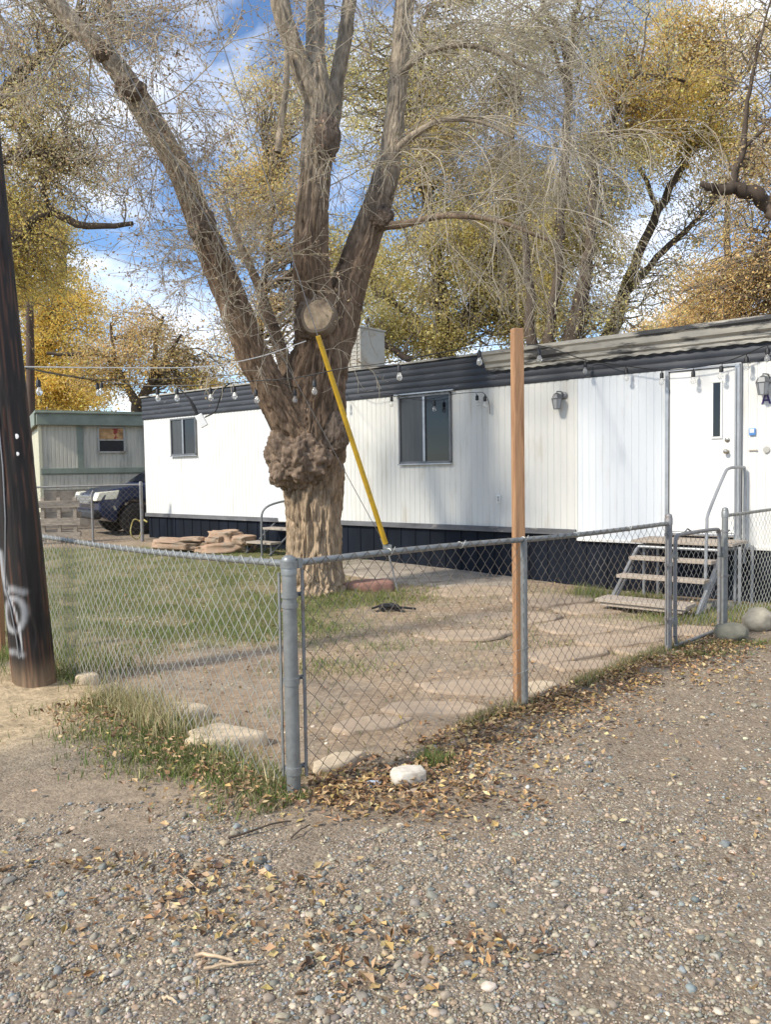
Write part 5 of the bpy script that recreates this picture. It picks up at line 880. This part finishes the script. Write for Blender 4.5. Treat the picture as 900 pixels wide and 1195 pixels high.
tot += tree('small amber tree with spreading dark limbs between the two homes', (160, 600, 27), [[(160, 560, 27, 7), (160, 478, 27, 6.5), (150, 455, 27, 4), (135, 420, 27, 2.5), (128, 380, 27, 1.5)], [(160, 476, 27, 5), (178, 440, 27, 4), (182, 400, 27, 2.5), (190, 370, 27, 1.5)], [(165, 470, 27, 3.5), (190, 425, 27, 2.5), (212, 390, 27, 1.5)], [(152, 462, 27, 3), (125, 418, 27, 2.6), (90, 414, 27, 2.5), (55, 412, 27, 1.8)]],
 [(165, 405, 27, 62, 48, 60, 95, AMBER+TANL, .45), (120, 440, 27, 50, 25, 22, 80, AMBER+GOLD, .4), (240, 440, 29, 45, 28, 26, 110, AMBER+TANL, .4), (215, 455, 28, 60, 14, 16, 90, AMBER+GOLD, .35)], lsz=.10)
tot += tree('grey leaved cottonwood with dark drooping limbs at the upper left', (-140, 600, 19), [[(-140, 580, 19, 16), (-100, 400, 19, 13), (-30, 300, 19, 9), (20, 275, 19, 6), (52, 250, 19, 5), (100, 262, 19, 4), (155, 262, 19, 2.5)], [(-100, 400, 19, 10), (-50, 200, 19, 9), (20, 90, 19, 6), (90, 40, 19, 3)], [(-60, 220, 19, 6), (30, 180, 19, 5), (105, 190, 19, 2.5)], [(60, 250, 19, 3), (50, 215, 19, 2), (75, 180, 19, 1.5)]],
 [(30, 130, 19, 110, 75, 80, 85, TANL+GREY+OLIVE, .5), (40, 190, 20, 75, 60, 45, 120, OLIVE+GOLD, .45), (90, 205, 19, 60, 45, 26, 70, GREY+TANL, .45), (25, 280, 19.5, 75, 60, 60, 120, OLIVE+GOLD, .45), (60, 20, 19, 130, 60, 50, 60, TANL+GREY, .5), (30, 340, 21, 45, 40, 24, 110, OLIVE+GOLD, .45)], lsz=.075)
tot += tree('dense olive cottonwood behind the roof right of the big elm', (520, 600, 24), [[(520, 560, 24, 14), (520, 420, 24, 12), (515, 360, 24, 9), (500, 250, 24, 7), (490, 130, 24, 5), (495, 20, 24, 3)], [(520, 410, 24, 9), (560, 340, 24, 6), (590, 240, 24, 4), (600, 130, 24, 3)], [(512, 400, 24, 6), (470, 360, 24, 4), (435, 340, 24, 3)], [(480, 420, 23, 4), (440, 397, 23, 3), (415, 385, 23, 2)]],
 [(520, 330, 24, 120, 80, 110, 170, OLIVE, .5), (600, 270, 24.5, 110, 90, 120, 170, OLIVE, .5), (520, 190, 24, 110, 85, 90, 120, OLIVE+TANL, .5), (440, 120, 24, 100, 90, 75, 110, OLIVE+GREY, .5), (560, 70, 24.5, 110, 70, 75, 110, GREY+OLIVE, .5), (640, 370, 23.5, 55, 45, 42, 170, OLIVE, .4), (480, 400, 24, 70, 26, 40, 130, OLIVE, .4)], lsz=.10)
tot += tree('tall cottonwood with several dark trunks rising behind the wooden post', (655, 600, 21), [[(655, 560, 21, 16), (650, 440, 21, 12), (642, 395, 21, 6.5), (650, 330, 21, 5.5), (656, 250, 21, 5), (663, 130, 21, 4.5), (660, 60, 21, 4), (635, 5, 21, 2.5), (620, -60, 21, 2)], [(660, 450, 21, 12), (668, 395, 21, 11), (682, 330, 21, 8), (690, 260, 21, 5.5), (692, 185, 21, 5), (714, 145, 21, 4), (735, 95, 21, 3.2), (770, 90, 21, 2), (800, 95, 21, 1.2)], [(640, 440, 21, 8), (620, 390, 21, 6.5), (618, 330, 21, 5), (610, 240, 21, 3)], [(663, 70, 21, 3.4), (672, 20, 21, 2.5), (690, -40, 21, 2)], [(664, 120, 21, 2.6), (648, 60, 21, 2.2), (620, 10, 21, 1.4)]],
 [(700, 60, 21, 95, 75, 44, 80, GREY, .45), (740, 120, 21.5, 65, 65, 44, 130, GOLD+AMBER, .4), (710, 200, 21.5, 60, 60, 42, 110, OLIVE+GREY, .4), (640, 20, 21, 80, 60, 26, 60, GREY, .5), (700, 375, 21.5, 80, 26, 26, 90, OLIVE+GREY, .35), (675, 290, 22, 60, 60, 44, 110, OLIVE, .45)], lsz=.09)
tot += tree('cottonwood with long slanting limbs and yellow clumps above the door', (700, 600, 23), [[(700, 560, 23, 12), (702, 430, 23, 9), (712, 385, 23, 7), (740, 310, 23, 5.8), (770, 245, 23, 5), (800, 185, 23, 4), (825, 148, 23, 3.4), (850, 112, 23, 2)], [(706, 420, 23, 6), (735, 340, 23, 4), (768, 300, 23, 4), (805, 265, 23, 3), (830, 240, 23, 1.6)], [(770, 245, 23, 3), (745, 190, 23, 2.2), (730, 140, 23, 1.4)]],
 [(800, 160, 23, 75, 60, 62, 140, OLIVE+GOLD, .45), (850, 60, 23, 60, 60, 40, 100, AMBER+GREY, .45), (775, 330, 23, 60, 45, 20, 55, GREY+OLIVE, .4), (810, 250, 23, 60, 40, 24, 70, GREY+TANL, .4), (790, 60, 23.5, 65, 55, 44, 110, AMBER+GOLD, .45), (870, 180, 24, 45, 60, 30, 100, AMBER, .45)], lsz=.09)
tot += tree('amber tree reaching a thick dark limb in from the right edge', (1010, 640, 16), [[(1010, 600, 16, 20), (1000, 420, 16, 17), (960, 310, 16, 12), (915, 262, 16, 9.5), (890, 232, 16, 8.5), (866, 221, 16, 7.5), (840, 222, 16, 6), (818, 214, 16, 3)], [(852, 220, 16, 4.5), (868, 175, 16, 3.4), (872, 130, 16, 2.4), (885, 60, 16, 1.6), (900, 0, 16, 1)], [(1000, 420, 16, 12), (980, 250, 16, 9), (950, 120, 16, 6), (910, 20, 16, 3)], [(868, 175, 16, 2), (900, 140, 16, 1.5), (915, 100, 16, 1)]],
 [(880, 320, 17, 75, 50, 70, 110, AMBER, .35), (840, 365, 18, 80, 24, 40, 130, AMBER, .3), (905, 200, 16.5, 70, 60, 36, 70, AMBER+TANL, .35), (880, 100, 16.5, 65, 65, 20, 40, TANL+AMBER, .35), (930, 60, 16.5, 70, 80, 40, 60, TANL, .4)], lsz=.065)
tot += tree('far amber crown low above the roof between the slanting limbs and right edge', (830, 600, 36), [[(850, 560, 36, 7), (850, 400, 36, 5), (850, 300, 36, 4), (848, 220, 36, 3)]], [(850, 340, 36, 60, 40, 40, 120, AMBER, .6), (790, 385, 36, 60, 14, 26, 120, AMBER, .5), (850, 260, 36, 35, 45, 16, 70, AMBER, .6)], lsz=.12)
tot += tree('far olive cottonwood seen between the elm and the small amber tree', (300, 600, 33), [[(300, 560, 33, 8), (300, 420, 33, 6), (310, 320, 33, 4), (320, 220, 33, 3)], [(300, 430, 33, 4), (270, 370, 33, 3), (250, 300, 33, 2)]], [(300, 240, 33, 55, 85, 75, 130, AMBER+OLIVE, .6), (300, 390, 33, 60, 55, 44, 90, AMBER+TANL, .6), (420, 330, 32, 60, 90, 60, 120, OLIVE, .6), (325, 110, 33, 45, 60, 36, 100, OLIVE+TANL, .6)], lsz=.12)
print('crown leaves', tot)
